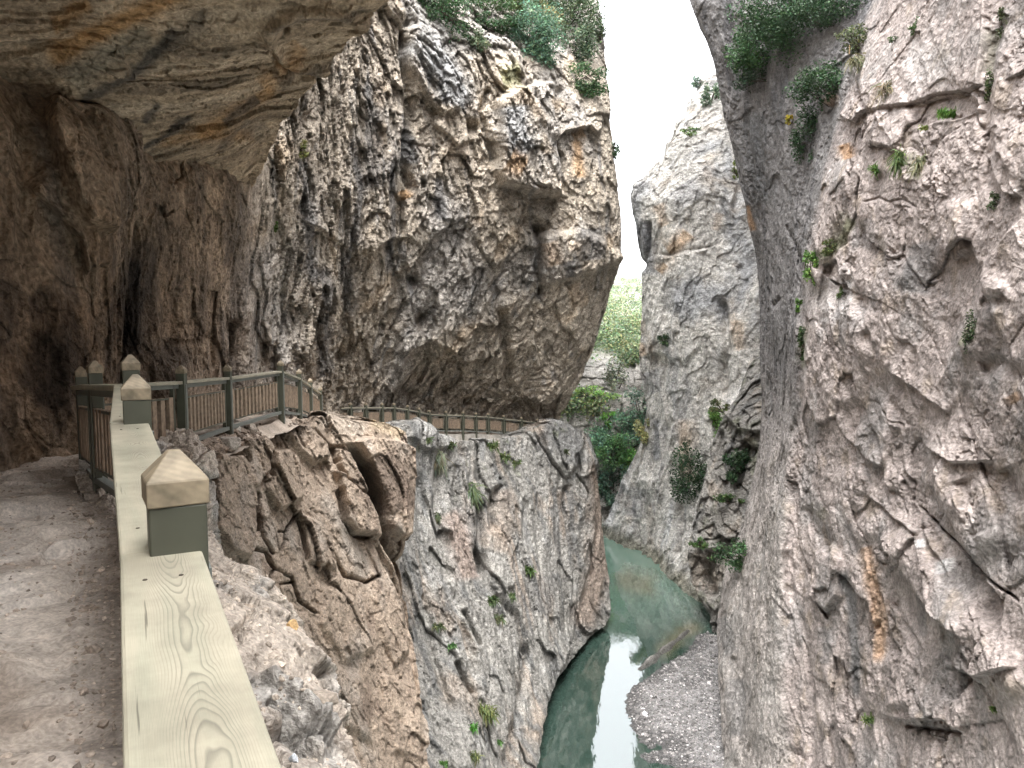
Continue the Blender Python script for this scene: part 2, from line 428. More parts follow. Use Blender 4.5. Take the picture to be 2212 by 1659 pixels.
    bp = N.new('ShaderNodeBump'); bp.inputs['Strength'].default_value = .25; bp.inputs['Distance'].default_value = .001
    L.new(fb.outputs['Fac'], bp.inputs['Height']); L.new(bp.outputs[0], b.inputs['Normal'])
    return m
M['rail_wood'] = wood_mat('treated pine plank', (.385, .355, .275), (.10, .10, .082), (.335, .325, .25), 1.3)
def cap_wood():
    m, nt, b, N, L = nodes_of('weathered pine cap')
    g = N.new('ShaderNodeNewGeometry'); wv = N.new('ShaderNodeTexWave'); wv.wave_type = 'RINGS'; wv.inputs['Scale'].default_value = 26; wv.inputs['Distortion'].default_value = 1.6; wv.inputs['Detail'].default_value = 3; wv.inputs['Detail Scale'].default_value = 1.6
    oi = N.new('ShaderNodeObjectInfo'); ad = N.new('ShaderNodeVectorMath'); ad.operation = 'ADD'
    L.new(g.outputs['Position'], ad.inputs[0]); L.new(oi.outputs['Random'], ad.inputs[1]); L.new(ad.outputs[0], wv.inputs['Vector'])
    n = N.new('ShaderNodeTexNoise'); n.inputs['Scale'].default_value = 20; n.inputs['Detail'].default_value = 7; L.new(g.outputs['Position'], n.inputs['Vector'])
    r = N.new('ShaderNodeValToRGB'); r.color_ramp.elements[0].position = .32; r.color_ramp.elements[0].color = (.15, .125, .085, 1); r.color_ramp.elements[1].position = .68; r.color_ramp.elements[1].color = (.335, .275, .19, 1)
    L.new(n.outputs['Fac'], r.inputs[0])
    k = N.new('ShaderNodeMapRange'); k.inputs['To Min'].default_value = .93; k.inputs['To Max'].default_value = 1.06; L.new(wv.outputs['Fac'], k.inputs['Value'])
    v = N.new('ShaderNodeVectorMath'); v.operation = 'SCALE'; L.new(r.outputs[0], v.inputs[0]); L.new(k.outputs[0], v.inputs['Scale']); L.new(v.outputs[0], b.inputs['Base Color'])
    b.inputs['Roughness'].default_value = .65
    return m
M['cap_wood'] = cap_wood()
m, nt, b, N, L = nodes_of('green river water')
b.inputs['Base Color'].default_value = (.075, .125, .10, 1); b.inputs['Roughness'].default_value = .04
b.inputs['IOR'].default_value = 2.9; b.inputs['Specular IOR Level'].default_value = .5
tc = N.new('ShaderNodeNewGeometry'); n1 = N.new('ShaderNodeTexNoise'); n1.inputs['Scale'].default_value = 1.1; n1.inputs['Detail'].default_value = 3
mp = N.new('ShaderNodeMapping'); mp.inputs['Scale'].default_value = (2.2, .8, 1); L.new(tc.outputs['Position'], mp.inputs[0]); L.new(mp.outputs[0], n1.inputs['Vector'])
bp = N.new('ShaderNodeBump'); bp.inputs['Strength'].default_value = .06; bp.inputs['Distance'].default_value = .1; L.new(n1.outputs['Fac'], bp.inputs['Height']); L.new(bp.outputs[0], b.inputs['Normal'])
at = N.new('ShaderNodeAttribute'); at.attribute_name = 'col'; L.new(at.outputs['Color'], b.inputs['Base Color'])
M['water'] = m
# ================================================================= THE CLIFFS
A3 = np.array
V_L = A3([1130, 980, 930, 880, 820, 740, 650, 560, 470, 380, 280, 200, 120, 40, -60, -220, -420], float)
# ---- left bank: cave wall running into the tall lit cliff
def lc(tab): return tab
left_cols = [
    W(6, -27, 12), W(-1.5, -16, 10), W(-6.0, -8, 9), W(-6.6, 0, 8.5),  # unseen wall, bent round behind the eye to shut out sky light
    [(980, -120, 8.4), (500, -140, 8.4), (250, -130, 8.6), (0, -130, 9.4), (-700, -100, 11)],
    [(980, 60, 9.6), (600, 50, 9.8), (260, 40, 9.9), (100, 40, 11.5), (-700, 40, 15)],
    [(980, 190, 10.4), (650, 200, 10.8), (400, 200, 10.9), (260, 200, 11.2), (120, 180, 13), (-700, 150, 17)],
    [(980, 275, 13.4), (650, 285, 13.4), (420, 300, 12.9), (320, 300, 12.8), (180, 300, 15), (-700, 300, 19)],
    [(980, 400, 14.8), (650, 400, 14.8), (400, 400, 14.4), (330, 400, 14.4), (180, 400, 17), (-700, 400, 21)],
    [(980, 500, 18.8), (700, 500, 18.2), (450, 520, 17), (350, 530, 17), (200, 540, 19), (-700, 540, 23)],
    [(980, 610, 25), (700, 610, 23.5), (450, 620, 21.2), (200, 640, 21), (-100, 660, 22), (-700, 660, 28)],
    [(980, 740, 36), (800, 740, 33), (500, 750, 29.5), (250, 760, 28.8), (0, 770, 29.5), (-700, 790, 40)],
    [(980, 880, 42), (860, 880, 40.5), (780, 880, 38), (500, 890, 34.8), (250, 890, 34), (120, 890, 34), (0, 890, 37), (-700, 900, 60)],
    [(980, 1010, 46.5), (880, 1010, 45), (800, 1010, 42.5), (700, 1020, 40.5), (500, 1030, 38.2), (250, 1030, 37.8), (120, 1030, 38.5), (0, 1030, 43), (-700, 1030, 70)],
    [(980, 1110, 49.5), (900, 1110, 48.5), (820,1120, 45.5), (700, 1140, 43), (500, 1150, 41.0), (250, 1140, 41), (120, 1140, 42), (0, 1130, 47), (-700, 1100, 76)],
    [(980, 1165, 49.5), (905, 1165, 48), (860, 1190, 46.5), (740, 1235, 45), (600, 1265, 43.5), (500, 1260, 43.0), (250, 1230, 43.5), (120, 1220, 45), (0, 1210, 50), (-700, 1160, 80)],
    [(980, 1190, 51), (905, 1200, 49.5), (860, 1238, 48.5), (800, 1268, 48), (720, 1298, 47.5), (640, 1324, 47), (585, 1345, 46.5), (545, 1350, 46.3), (430, 1350, 46.3), (300, 1331, 46.5), (150, 1322, 48), (0, 1300, 53), (-300, 1250, 66), (-700, 1190, 86)],
]
C = np.stack([colpts(c, V_L) for c in left_cols], 1)
last = C[:, -1]
C = np.concatenate([C, (last + A3([-.8, 2.5, 0]))[:, None], (last + A3([-5, 8, 0]))[:, None], (last + A3([-22, 20, 0]))[:, None]], 1)
top = C[-1] + A3([-14, 8, 4.0])
C = np.concatenate([C, top[None]], 0)

def disp_left(p, u, v, n):
    crag = sst(540, 640, u) * (1 - .6 * sst(1150, 1230, u)); crag = np.where(u < -8e4, .3, crag)
    q = warp(p, 2.2, .7) * A3([1, 1, .55], f32)
    big = .55 * fbm(p / 8.0, 3) + .40 * ridged(p * A3([1, 1, .5], f32) / 4.5, 3)
    c1, i1, e1 = facets(q / 2.4, .22, .36, .10, .07, .30)
    c2, i2, e2 = facets(warp(q, .8, .3) / .95, .14, .26, .08, .10, .22)
    c3, i3, e3 = facets(warp(q, .4, .16) / .40, .085, .16, .06, .12, .13)
    c4, i4, e4 = facets(warp(p, .2, .08) * A3([1, 1, .7], f32) / .17, .035, .07, .03, .14, .05)
    fl = ridged(warp(p, 1.3, .5) * A3([1.0, 1.0, .28], f32) / 1.25, 3) * .22
    h = big * (.35 + .65 * crag) + crag * (c1 + c2 + (c3 + c4) * .9 + fl) + (1 - crag) * (.35 * fl + .35 * c1 + .25 * c2 + .22 * c3 + .3 * c4)
    h = h * np.clip(.35 + (p[:, 1] / 26), .45, 1.1)
    # hand-placed masses
    h += block(u, v, [(1075, 225), (1062, 370), (1072, 398), (1140, 418), (1200, 425), (1210, 385), (1198, 300), (1182, 185), (1110, 190)], 1.9, 16)
    h += block(u, v, [(880, 60), (930, 78), (985, 165), (990, 235), (950, 250), (900, 200), (876, 130)], .9, 14)
    h += block(u, v, [(1160, 508), (1235, 500), (1300, 515), (1350, 552), (1262, 592), (1195, 612), (1166, 622)], .8, 20)
    h += step(u, v, [(1195, 318), (1215, 300), (1262, 280), (1290, 300)], 1.1, 60, 5)
    h += step(u, v, [(640, 470), (700, 510), (760, 545), (800, 530)], .35, 60, 5)
    h += step(u, v, [(780, 560), (830, 520), (880, 515), (905, 540)], .4, 50, 5)
    h += step(u, v, [(925, 265), (985, 320), (1030, 300)], .5, 60, 5)
    h += step(u, v, [(850, 760), (930, 740), (1000, 780), (1080, 770)], .7, 60, 6)
    h += groove(u, v, [(878, 30), (872, 150), (882, 240), (872, 340), (885, 420)], 9, 1.6)
    h += groove(u, v, [(1158, 480), (1162, 560), (1168, 650)], 7, 1.3)
    h += groove(u, v, [(1085, 660), (1090, 740), (1098, 850)], 9, 1.0)
    h += groove(u, v, [(1120, 470), (1150, 480), (1170, 505)], 16, 1.2)
    h += groove(u, v, [(1060, 190), (1035, 240), (1050, 300), (1062, 360)], 7, .9)
    h += groove(u, v, [(1205, 180), (1190, 260), (1210, 330), (1212, 420)], 7, .8)
    for (a, b, w, dp) in ((893, 612, 12, 1.5), (911, 690, 13, 1.3), (1022, 275, 14, 1.0), (742, 770, 14, .7), (960, 850, 16, .8), (1000, 868, 14, .8), (880, 850, 13, .7)):
        h -= dp * np.exp(-(((u - a) / w) ** 2 + ((v - b) / (w * 1.1)) ** 2))
    # the cave side
    cave = 1 - sst(500, 600, u)
    h += cave * block(u, v, [(100, 226), (165, 240), (276, 250), (290, 290), (281, 391), (260, 461), (220, 501), (170, 481), (150, 441), (115, 361), (90, 281)], .55, 22)
    h += cave * step(u, v, [(40, 400), (120, 470), (165, 520), (185, 600)], .35, 60, 5)
    h += groove(u, v, [(290, 460), (284, 560), (272, 680), (258, 880)], 9, .3)
    h += groove(u, v, [(385, 350), (388, 385), (370, 400)], 2.5, .2) + groove(u, v, [(340, 440), (352, 465), (372, 455)], 2.5, .2)
    h += groove(u, v, [(500, 690), (508, 760), (498, 850)], 14, .8)
    h += cave * (.22 * ridged(warp(p, .8, .3) * A3([1.2, 1.2, .3], f32) / .9, 3))
    return h, (i1, i2, i3, crag)
def col_left(p, u, v, n, ex):
    i1, i2, i3, crag = ex
    base = np.tile(A3([.50, .425, .335], f32), (len(p), 1))
    t = fbm(p / 5.0, 4)
    base = mix(base, (.45, .41, .365), sst(-.05, .35, t))
    st = fbm(warp(p, 2, .6) * A3([1.3, 1.3, .12], f32), 4)                        # vertical rain streaks
    base = mix(base, (.23, .23, .232), .6 * sst(.14, .44, st))
    base = mix(base, (.46, .33, .20), .55 * sst(.16, .45, fbm(p / 2.3 + 30, 3)))
    base = base * (1 + .10 * RND[i2][:, :1] + .12 * RND[i3][:, 1:2])
    nz = fbm(p / 1.2, 3)
    grey = A3([.105, .11, .118], f32)
    for pts, w in (([(790, 170), (800, 260), (796, 420)], 22), ([(868, 240), (888, 360)], 14), ([(1270, 490), (1276, 565)], 26), ([(1225, 560), (1228, 600)], 16),
                   ([(760, 300), (770, 420), (745, 560), (750, 700)], 13), ([(650, 330), (655, 460), (668, 620)], 12), ([(690, 560), (700, 720), (690, 830)], 16), ([(840, 330), (850, 480), (835, 600)], 12), ([(940, 380), (950, 480)], 10)):
        base = mix(base, grey, .68 * stain(u, v, pts, w, nz, 1.0))
    for pts, w in (([(880, 80), (930, 120), (980, 200), (960, 240)], 40), ([(1095, 230), (1100, 300), (1125, 340)], 30)):
        base = mix(base, (.33, .345, .36), .8 * stain(u, v, pts, w, nz))
    for pts, w, s in (([(1244, 300), (1248, 390)], 12, .8), ([(1080, 345), (1120, 365)], 22, .7), ([(868, 410), (878, 430)], 12, .9), ([(1262, 285), (1235, 300)], 12, .6), ([(1180, 520), (1195, 575)], 18, .4)):
        base = mix(base, (.50, .30, .14), s * stain(u, v, pts, w, nz))
    base = mix(base, (.33, .345, .14), .6 * stain(u, v, [(1075, 170), (1120, 160)], 26, nz))
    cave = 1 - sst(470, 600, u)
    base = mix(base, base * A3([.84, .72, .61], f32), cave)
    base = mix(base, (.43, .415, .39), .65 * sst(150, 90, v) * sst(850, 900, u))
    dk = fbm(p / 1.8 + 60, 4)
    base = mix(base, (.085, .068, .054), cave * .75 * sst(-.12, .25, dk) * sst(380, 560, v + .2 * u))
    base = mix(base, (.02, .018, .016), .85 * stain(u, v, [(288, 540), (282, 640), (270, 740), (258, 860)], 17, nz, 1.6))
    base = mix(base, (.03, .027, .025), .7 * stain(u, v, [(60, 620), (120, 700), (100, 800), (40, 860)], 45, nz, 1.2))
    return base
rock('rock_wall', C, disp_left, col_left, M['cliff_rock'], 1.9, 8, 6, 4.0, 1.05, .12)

# ---- cave roof: the slab over the path
U0 = [P(548, 400, 17.4), P(598, 302, 15.6), P(650, 205, 13.2), P(745, 108, 11.0), P(842, 0, 9.4), P(905, -150, 8.2), A3([-.4, 3.5, 6.6]), A3([-1.2, -4, 7.2]), A3([2.6, -12, 7.6]), A3([9, -22, 7.8])]  # unseen roof behind the eye is shaped to control light reaching the path
UB = [P(500, 420, 17.2), P(440, 395, 15.8), P(330, 372, 13.8), P(230, 300, 12.0), P(110, 240, 10.6), P(20, 140, 9.8), A3([-7.0, 3, 4.6]), A3([-7.2, -6, 4.9]), A3([-2.5, -17, 5.2]), A3([6, -29, 5.4])]
U0 = np.stack(U0); UB = np.stack(UB)
rows = [U0 + A3([-9, 3, 17]), U0 + A3([-2.5, .8, 8]), U0 + A3([-.2, .2, 3.0]), U0 + A3([.12, 0, .7]), U0]
for t, lift in ((.25, .10), (.5, .0), (.75, .02), (1.0, 0)):
    rows.append(U0 + (UB - U0) * t + A3([0, 0, lift]))
rows.append(UB + (UB - U0) * .25 + A3([0, 0, -.3]))
C = np.stack(rows, 0)
C = np.concatenate([(C[:, :1] + A3([-2.5, 5, -.6])), C], 1)
def disp_roof(p, u, v, n):
    q = warp(p, 1.2, .25)
    ax = A3([[.86, .42, .28], [-.42, .90, 0], [-.25, -.12, .96]], f32)               # bedding runs out over the path
    r = q @ ax.T * A3([.35, 1.6, 1.6], f32)
    c1, i1, e1 = facets(r / 1.9, .05, .12)
    c2, i2, e2 = facets(warp(r, .5, .2) / .5, .02, .05, .012, .05)
    c3, i3, e3 = facets(warp(p, .2, .08) / .16, .014, .035)
    h = .30 * fbm(p / 3.0, 3) + c1 + c2 + c3 + .10 * fbm(p / .6, 4) + .03 * ridged(r / .9, 3)
    ring = (np.hypot((u - 690) / 110, (v - 85) / 62))
    h += .16 * np.exp(-((ring - 1) / .16) ** 2)
    h -= .18 * np.exp(-(np.hypot(u - 620, v - 60) / 6) ** 2)
    h += groove(u, v, [(575, 85), (600, 140), (640, 165), (690, 160)], 5, .18)
    return h, (i1, i2, r)
def col_roof(p, u, v, n, ex):
    i1, i2, r = ex
    base = np.tile(A3([.40, .31, .215], f32), (len(p), 1))
    s = fbm(r * A3([.5, 1.5, 1.5], f32), 4)
    base = mix(base, (.50, .40, .29), sst(.0, .35, s))
    base = mix(base, (.20, .155, .11), .8 * sst(.05, .35, fbm(r * A3([.6, 1.2, 1.2], f32) + 40, 4)))
    base = base * (1 + .12 * RND[i2][:, :1])
    nz = fbm(p / .6, 3)
    for pts, w, s_ in (([(95, 135), (200, 75), (330, 20), (420, -30)], 24, .75), ([(420, 300), (520, 240), (600, 190)], 16, .5), ([(330, 310), (450, 290), (560, 300)], 13, .4), ([(560, 190), (620, 150), (660, 100)], 20, .45), ([(110, 60), (200, 10)], 16, .6)):
        base = mix(base, (.40, .21, .07), s_ * stain(u, v, pts, w, nz, .9))
    for pts, w, s_ in (([(160, 235), (230, 200), (300, 160), (390, 60)], 11, .8), ([(298, 325), (350, 295), (420, 255)], 7, .85), ([(310, 270), (345, 225)], 9, .8), ([(480, 270), (530, 235), (562, 210)], 12, .75),
                       ([(470, 330), (520, 280), (545, 255)], 8, .6), ([(260, 180), (330, 130), (400, 85), (450, 20)], 13, .5), ([(585, 145), (610, 180), (640, 160), (700, 150)], 9, .55), ([(570, 60), (640, 40), (740, 30), (800, 15)], 8, .5), ([(525, 300), (580, 275)], 14, .45)):
        base = mix(base, (.06, .055, .05), s_ * stain(u, v, pts, w, nz, 1.0))
    base = mix(base, (.26, .25, .20), .5 * stain(u, v, [(140, 190), (230, 120), (330, 70)], 30, nz, .8))
    return base
rock('cave_ceiling', C, disp_roof, col_roof, M['cave_rock'], 2.6, 6, 5, 2.0, 1.15, 0.0)

# ---- lower left bank: the grey fluted rock that carries the far railing
V_G = A3([905, 925, 950, 990, 1050, 1120, 1200, 1280, 1340, 1400, 1455, 1520, 1590, 1660, 1760, 1900], float)
def top(v0, tab): return tab
def wd(v, u): return PZ(u, v, ZW)
foot = {v: None for v in V_G}
grey_cols = [
    [(900, 770, 25), (1900, 800, 22)],
    [(900, 850, 29.5), (1100, 855, 28), (1900, 890, 20)],
    [(900, 905, 31.5), (1100, 905, 30.5), (1400, 925, 27), (1900, 960, 20)],
    [(900, 960, 34.5), (1100, 962, 33), (1400, 985, 28), (1660, 1000, 24), (1900, 1010, 20)],
    [(900, 1020, 37.5), (1100, 1015, 35), (1250, 1020, 32.5), (1400, 1040, 30), (1660, 1050, 26), (1900, 1050, 21.5)],
    [(900, 1085, 40.5), (1000, 1085, 39.5), (1120, 1075, 36.5), (1250, 1095, 34.5), (1400, 1100, 32.5), (1660, 1085, 28), (1900, 1075, 22.5)],
    [(900, 1140, 43), (1000, 1140, 42), (1200, 1135, 39), (1400, 1140, 35.5), (1660, 1112, 29.2), (1900, 1090, 23)],
    [(900, 1200, 45.3), (1000, 1205, 44.5), (1200, 1190, 42.2), (1400, 1175, 38), (1520, 1155, 34), (1660, 1130, 30), (1900, 1100, 23.5)],
    [(900, 1245, 47.0), (1000, 1250, 46.2), (1200, 1245, 44.8), (1340, 1225, 42.5), (1400, 1210, 40), (1455, 1185, 37), (1590, 1160, 32.2), (1660, 1146, 30.6), (1900, 1110, 24)],
    [(900, 1262, 49), (940, 1268, 48.6), (990, 1288, 48.2), (1050, 1298, 48), (1120, 1304, 48), (1200, 1312, 47.6), (1280, 1320, 47), (1340, 1322, 46.2), (1400, 1262, 42.2), (1455, 1207, 38.8), (1520, 1184, 35.4), (1590, 1168, 33), (1660, 1153, 31.0), (1900, 1115, 25)],
]
C = np.stack([colpts(c, V_G) for c in grey_cols], 1)
topv = A3([945, 936, 906, 950, 958, 950, 944, 910, 928, 945], float)              # the uneven crest, column by column
for j in range(C.shape[1]):
    t = grey_cols[j]
    tt = A3(sorted(t), float)
    for i in range(len(V_G)):
        vv = max(V_G[i], topv[j] + .4 * i)
        C[i, j] = P(np.interp(vv, tt[:, 0], tt[:, 1]), vv, np.interp(vv, tt[:, 0], tt[:, 2]))
last = C[:, -1]
C = np.concatenate([C, (last + A3([-.9, 2.2, 0]))[:, None], (last + A3([-6, 8, 0]))[:, None], (last + A3([-20, 16, 0]))[:, None]], 1)
back = C[0]
C = np.concatenate([(back + A3([-9, 5, -3]))[None], (back + A3([-1.9, 1.5, -.45]))[None], (back + A3([-.6, .5, -.10]))[None], C], 0)
def disp_grey(p, u, v, n):
    q = warp(p, 3.0, 1.1)
    # flutes that swing to the right as they fall
    bend = p.copy(); bend[:, 1] = p[:, 1] + .55 * np.clip(-6 - p[:, 2], -4, 12); bend = warp(bend, 2.5, .9)
    fl = ridged(bend * A3([.75, .75, .10], f32) / 1.5, 3)
    fl2 = ridged(bend * A3([.9, .9, .16], f32) / .55 + 7, 3)
    c1, i1, e1 = facets(warp(p, 1.2, .5) * A3([1, 1, .45], f32) / 1.9, .16, .26, .05, .06, .12)
    c2, i2, e2 = facets(warp(p, .5, .2) * A3([1, 1, .5], f32) / .6, .06, .12, .04, .10, .07)
    c3, i3, e3 = facets(warp(p, .25, .1) * A3([1, 1, .6], f32) / .22, .03, .06, .03, .12, .04)
    ro = .25 + .75 * sst(-.1, .35, fbm(p / 2.6 + 8, 3))
    h = .40 * fbm(p / 6.0, 3) + .38 * fl + .16 * fl2 + c1 * .8 + (c2 * .9 + c3 * .9) * ro + .05 * fbm(p / .3, 3)
    s = 1.0
    h += groove(u, v, [(1040, 1075), (1033, 1130), (1030, 1190), (1045, 1240)], 11, 1.0)
    h += groove(u, v, [(1077, 1045), (1066, 1100), (1062, 1150)], 8, .7)
    h += groove(u, v, [(947, 970), (937, 1100), (962, 1250), (1010, 1370), (1027, 1480)], 9, .55)
    h += groove(u, v, [(1020, 1180), (1055, 1260), (1115, 1335), (1133, 1420)], 8, .6)
    h += groove(u, v, [(905, 1010), (900, 1120), (915, 1300), (935, 1420), (990, 1560)], 8, .5)
    h += groove(u, v, [(1237, 1018), (1250, 1040), (1268, 1066)], 2, .3) + groove(u, v, [(1146, 925), (1165, 962), (1186, 985), (1224, 1033)], 2, .3)
    h += groove(u, v, [(1000, 1312), (1022, 1360), (1038, 1398)], 4, .5) + groove(u, v, [(985, 1422), (1005, 1465), (1024, 1500)], 5, .6)
    h += groove(u, v, [(1135, 1380), (1128, 1470), (1110, 1560), (1090, 1659)], 8, .6)
    h += groove(u, v, [(1225, 1040), (1222, 1100), (1235, 1160)], 8, .5)
    h += step(u, v, [(1268, 990), (1280, 1130), (1270, 1230), (1240, 1355), (1205, 1460)], -.4, 60, 8)
    h += block(u, v, [(1147, 905), (1205, 905), (1262, 950), (1225, 1028), (1185, 980)], .35, 6)
    h += block(u, v, [(905, 880), (960, 920), (975, 960), (915, 975), (885, 940)], .35, 14)
    h = np.where(u < -8e4, 0, h)
    return h, (i1, i2)
def col_grey(p, u, v, n, ex):
    i1, i2 = ex
    base = np.tile(A3([.325, .31, .28], f32), (len(p), 1))
    t = fbm(warp(p, 2, .8) * A3([1, 1, .35], f32) / 2.2, 4)
    base = mix(base, (.37, .305, .245), sst(.05, .35, t))
    base = mix(base, (.165, .167, .163), .8 * sst(.03, .33, fbm(warp(p, 2, .7) * A3([1.2, 1.2, .14], f32) / .9 + 20, 4)))
    base = mix(base, (.38, .37, .35), .6 * sst(.12, .4, fbm(p / 1.1 + 50, 4)))
    base = base * (1 + .08 * RND[i1][:, :1] + .07 * RND[i2][:, 1:2])
    nz = fbm(p / 1.0, 3)
    base = mix(base, (.37, .25, .19), .6 * stain(u, v, [(965, 1100), (1000, 1180), (1010, 1260)], 26, nz))
    base = mix(base, (.36, .27, .20), .5 * stain(u, v, [(1085, 1050), (1090, 1120), (1075, 1200)], 20, nz))
    base = mix(base, (.13, .13, .125), .7 * stain(u, v, [(1040, 1080), (1032, 1200)], 12, nz))
    base = mix(base, (.13, .125, .12), .6 * stain(u, v, [(1175, 1240), (1165, 1330)], 22, nz, 1.1))
    base = mix(base, (.21, .21, .205), .75 * stain(u, v, [(1170, 920), (1230, 960), (1235, 1010)], 34, nz))
    base = mix(base, (.30, .21, .15), .7 * stain(u, v, [(1290, 990), (1300, 1100), (1295, 1230), (1250, 1370)], 26, nz))
    base = mix(base, (.50, .49, .47), .6 * stain(u, v, [(890, 915), (930, 915), (990, 955)], 26, nz))
    moss = sst(.25, .5, fbm(p / .7 + 90, 3)) * sst(1150, 950, v)
    base = mix(base, (.16, .19, .09), .5 * moss)
    base = mix(base, (.17, .165, .145), .8 * sst(ZW + 1.1, ZW + .15, p[:, 2] + .25 * nz))          # damp line at the water
    return base
rock('rock_bank', C, disp_grey, col_grey, M['cliff_rock'], 2.0, 5, 5)

# ---- brown broken rock below the middle railing
V_B = A3([890, 915, 940, 965, 990, 1030, 1080, 1140, 1200, 1280, 1360, 1450, 1550, 1660, 1800], float)
brown_cols = [
    [(890, 320, 8.6), (1800, 360, 6.0)],
    [(890, 395, 9.8), (1100, 395, 9.4), (1800, 440, 6.6)],
    [(890, 450, 11.5), (1100, 455, 10.6), (1800, 500, 7.6)],
    [(890, 510, 13.2), (1100, 520, 12.2), (1800, 560, 8.6)],
    [(890, 575, 15.2), (1100, 590, 13.8), (1800, 620, 9.6)],
    [(890, 640, 17.6), (1100, 660, 15.4), (1800, 690, 10.6)],
    [(890, 700, 19.6), (1100, 725, 17.2), (1800, 755, 11.8)],
    [(890, 770, 21.6), (1100, 790, 19.4), (1800, 820, 13)],
    [(890, 830, 23.6), (1100, 845, 21.2), (1800, 880, 14)],
    [(890, 868, 25), (960, 880, 24.6), (1050, 882, 24), (1140, 876, 22.8), (1185, 868, 22), (1300, 880, 20.6), (1400, 897, 19.4), (1500, 914, 18.2), (1600, 928, 17), (1660, 935, 16), (1800, 948, 14.6)],
]
C = np.stack([colpts(c, V_B) for c in brown_cols], 1)
topv = A3([1000, 992, 975, 965, 955, 918, 896, 914, 918, 937], float)
for j in range(C.shape[1]):
    tt = A3(sorted(brown_cols[j]), float)
    for i in range(len(V_B)):
        vv = max(V_B[i], topv[j] + .6 * i)
        C[i, j] = P(np.interp(vv, tt[:, 0], tt[:, 1]), vv, np.interp(vv, tt[:, 0], tt[:, 2]))
last = C[:, -1]
C = np.concatenate([C, (last + A3([-.5, 1.5, 0]))[:, None], (last + A3([-4, 5, 0]))[:, None], (last + A3([-12, 9, 0]))[:, None]], 1)
fb = np.stack([P(330, 990, 8.2), P(385, 984, 9.9), P(440, 958, 11.6), P(495, 932, 13.2), P(560, 918, 15.0), P(640, 906, 18.6), P(690, 896, 24), P(760, 905, 27), P(820, 915, 29), P(865, 935, 31), P(860, 935, 33), P(800, 930, 36), P(740, 925, 38)])
C = np.concatenate([(fb + A3([-1.2, .6, -.25]))[None], fb[None], ((C[0] + fb) / 2 + A3([0, 0, .05]))[None], C], 0)
def disp_brown(p, u, v, n):
    c1, i1, e1 = facets(warp(p, 1.5, .5) * A3([1.1, 1.1, .6], f32) / 2.2, .10, .20, .05, .05, .04)
    c2, i2, e2 = facets(warp(p, .7, .2) * A3([1, 1, .7], f32) / .7, .035, .085, .02, .06, .03)
    c3, i3, e3 = facets(warp(p, .3, .1) / .26, .022, .05, .012, .1, .02)
    c4, i4, e4 = facets(warp(p, .15, .05) / .10, .012, .028)
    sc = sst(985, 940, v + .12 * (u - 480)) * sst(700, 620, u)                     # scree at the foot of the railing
    h = .25 * fbm(p / 3.0, 3) + (c1 + c2) * (1 - .75 * sc) + (c3 + c4) * (1 + .8 * sc) + .03 * fbm(p / .25, 3)
    h *= np.clip(p[:, 1] / 13, .5, 1.1)
    B = ([(763, 960), (796, 945), (856, 950), (886, 967), (896, 1007), (896, 1063), (908, 1083), (896, 1118), (866, 1168), (836, 1143), (816, 1068), (796, 1017)], 1.3, 12), \
        ([(726, 967), (756, 977), (796, 1027), (813, 1068), (783, 1063), (743, 1030), (723, 997)], .55, 7), \
        ([(718, 1020), (738, 1027), (791, 1063), (821, 1113), (828, 1163), (796, 1163), (758, 1150), (741, 1128), (731, 1068)], .85, 9), \
        ([(673, 892), (690, 890), (736, 912), (758, 940), (771, 960), (716, 960), (680, 927)], .35, 8), \
        ([(608, 915), (650, 915), (675, 932), (703, 955), (708, 987), (675, 1007), (640, 977), (615, 940)], .6, 8), \
        ([(462, 982), (520, 985), (535, 1007), (550, 1118), (545, 1180), (532, 1205), (500, 1193), (465, 1143), (457, 1022)], .45, 10), \
        ([(520, 952), (565, 945), (578, 967), (575, 1017), (550, 1053), (537, 1053), (535, 997)], .45, 7), \
        ([(580, 977), (618, 972), (640, 992), (645, 1042), (650, 1080), (598, 1108), (570, 1058)], .55, 9), \
        ([(652, 1115), (690, 1130), (720, 1180), (725, 1230), (668, 1212)], .35, 9), ([(700, 1260), (760, 1290), (800, 1400), (740, 1430), (690, 1350)], .3, 16), ([(800, 1230), (860, 1270), (890, 1400), (850, 1440), (810, 1340)], .35, 16), \
        ([(690, 1420), (770, 1470), (800, 1600), (720, 1560)], .3, 20), ([(820, 1460), (890, 1480), (915, 1640), (850, 1620)], .3, 18)
    for poly, hh, r in B: h += .75 * block(u, v, poly, hh, r)
    for pts, w, dp in (([(574, 975), (580, 1035)], 3.5, .5), ([(553, 1060), (555, 1118), (562, 1150)], 6, .9), ([(558, 1110), (570, 1163), (592, 1206)], 3.2, .5), ([(547, 1150), (547, 1182), (575, 1195), (582, 1215), (592, 1232), (574, 1270)], 3.2, .5),
                       ([(652, 1105), (620, 1145), (606, 1196)], 2.8, .45), ([(648, 1108), (660, 1155), (668, 1215)], 3.2, .5), ([(597, 1152), (620, 1153)], 2, .3), ([(728, 1055), (740, 1128), (758, 1155), (796, 1165), (818, 1155)], 4, .6),
                       ([(757, 962), (786, 1015), (816, 1075), (836, 1155), (855, 1200), (884, 1250)], 8, 1.3), ([(722, 985), (745, 1035), (790, 1066), (818, 1090)], 3.5, .6), ([(716, 960), (730, 1000)], 5, .5),
                       ([(590, 1230), (630, 1250), (650, 1300), (690, 1330)], 3, .35), ([(720, 1190), (745, 1240), (790, 1260), (830, 1240)], 3.5, .45), ([(820, 1175), (850, 1240), (870, 1300)], 5, .6), ([(640, 1260), (600, 1265)], 2.5, .3), ([(865, 1190), (880, 1300), (896, 1420), (916, 1560)], 6, .5)):
        h += groove(u, v, pts, w, dp)
    h = np.where(u < -8e4, 0, h)
    return h, (i1, i2, i3, sc)
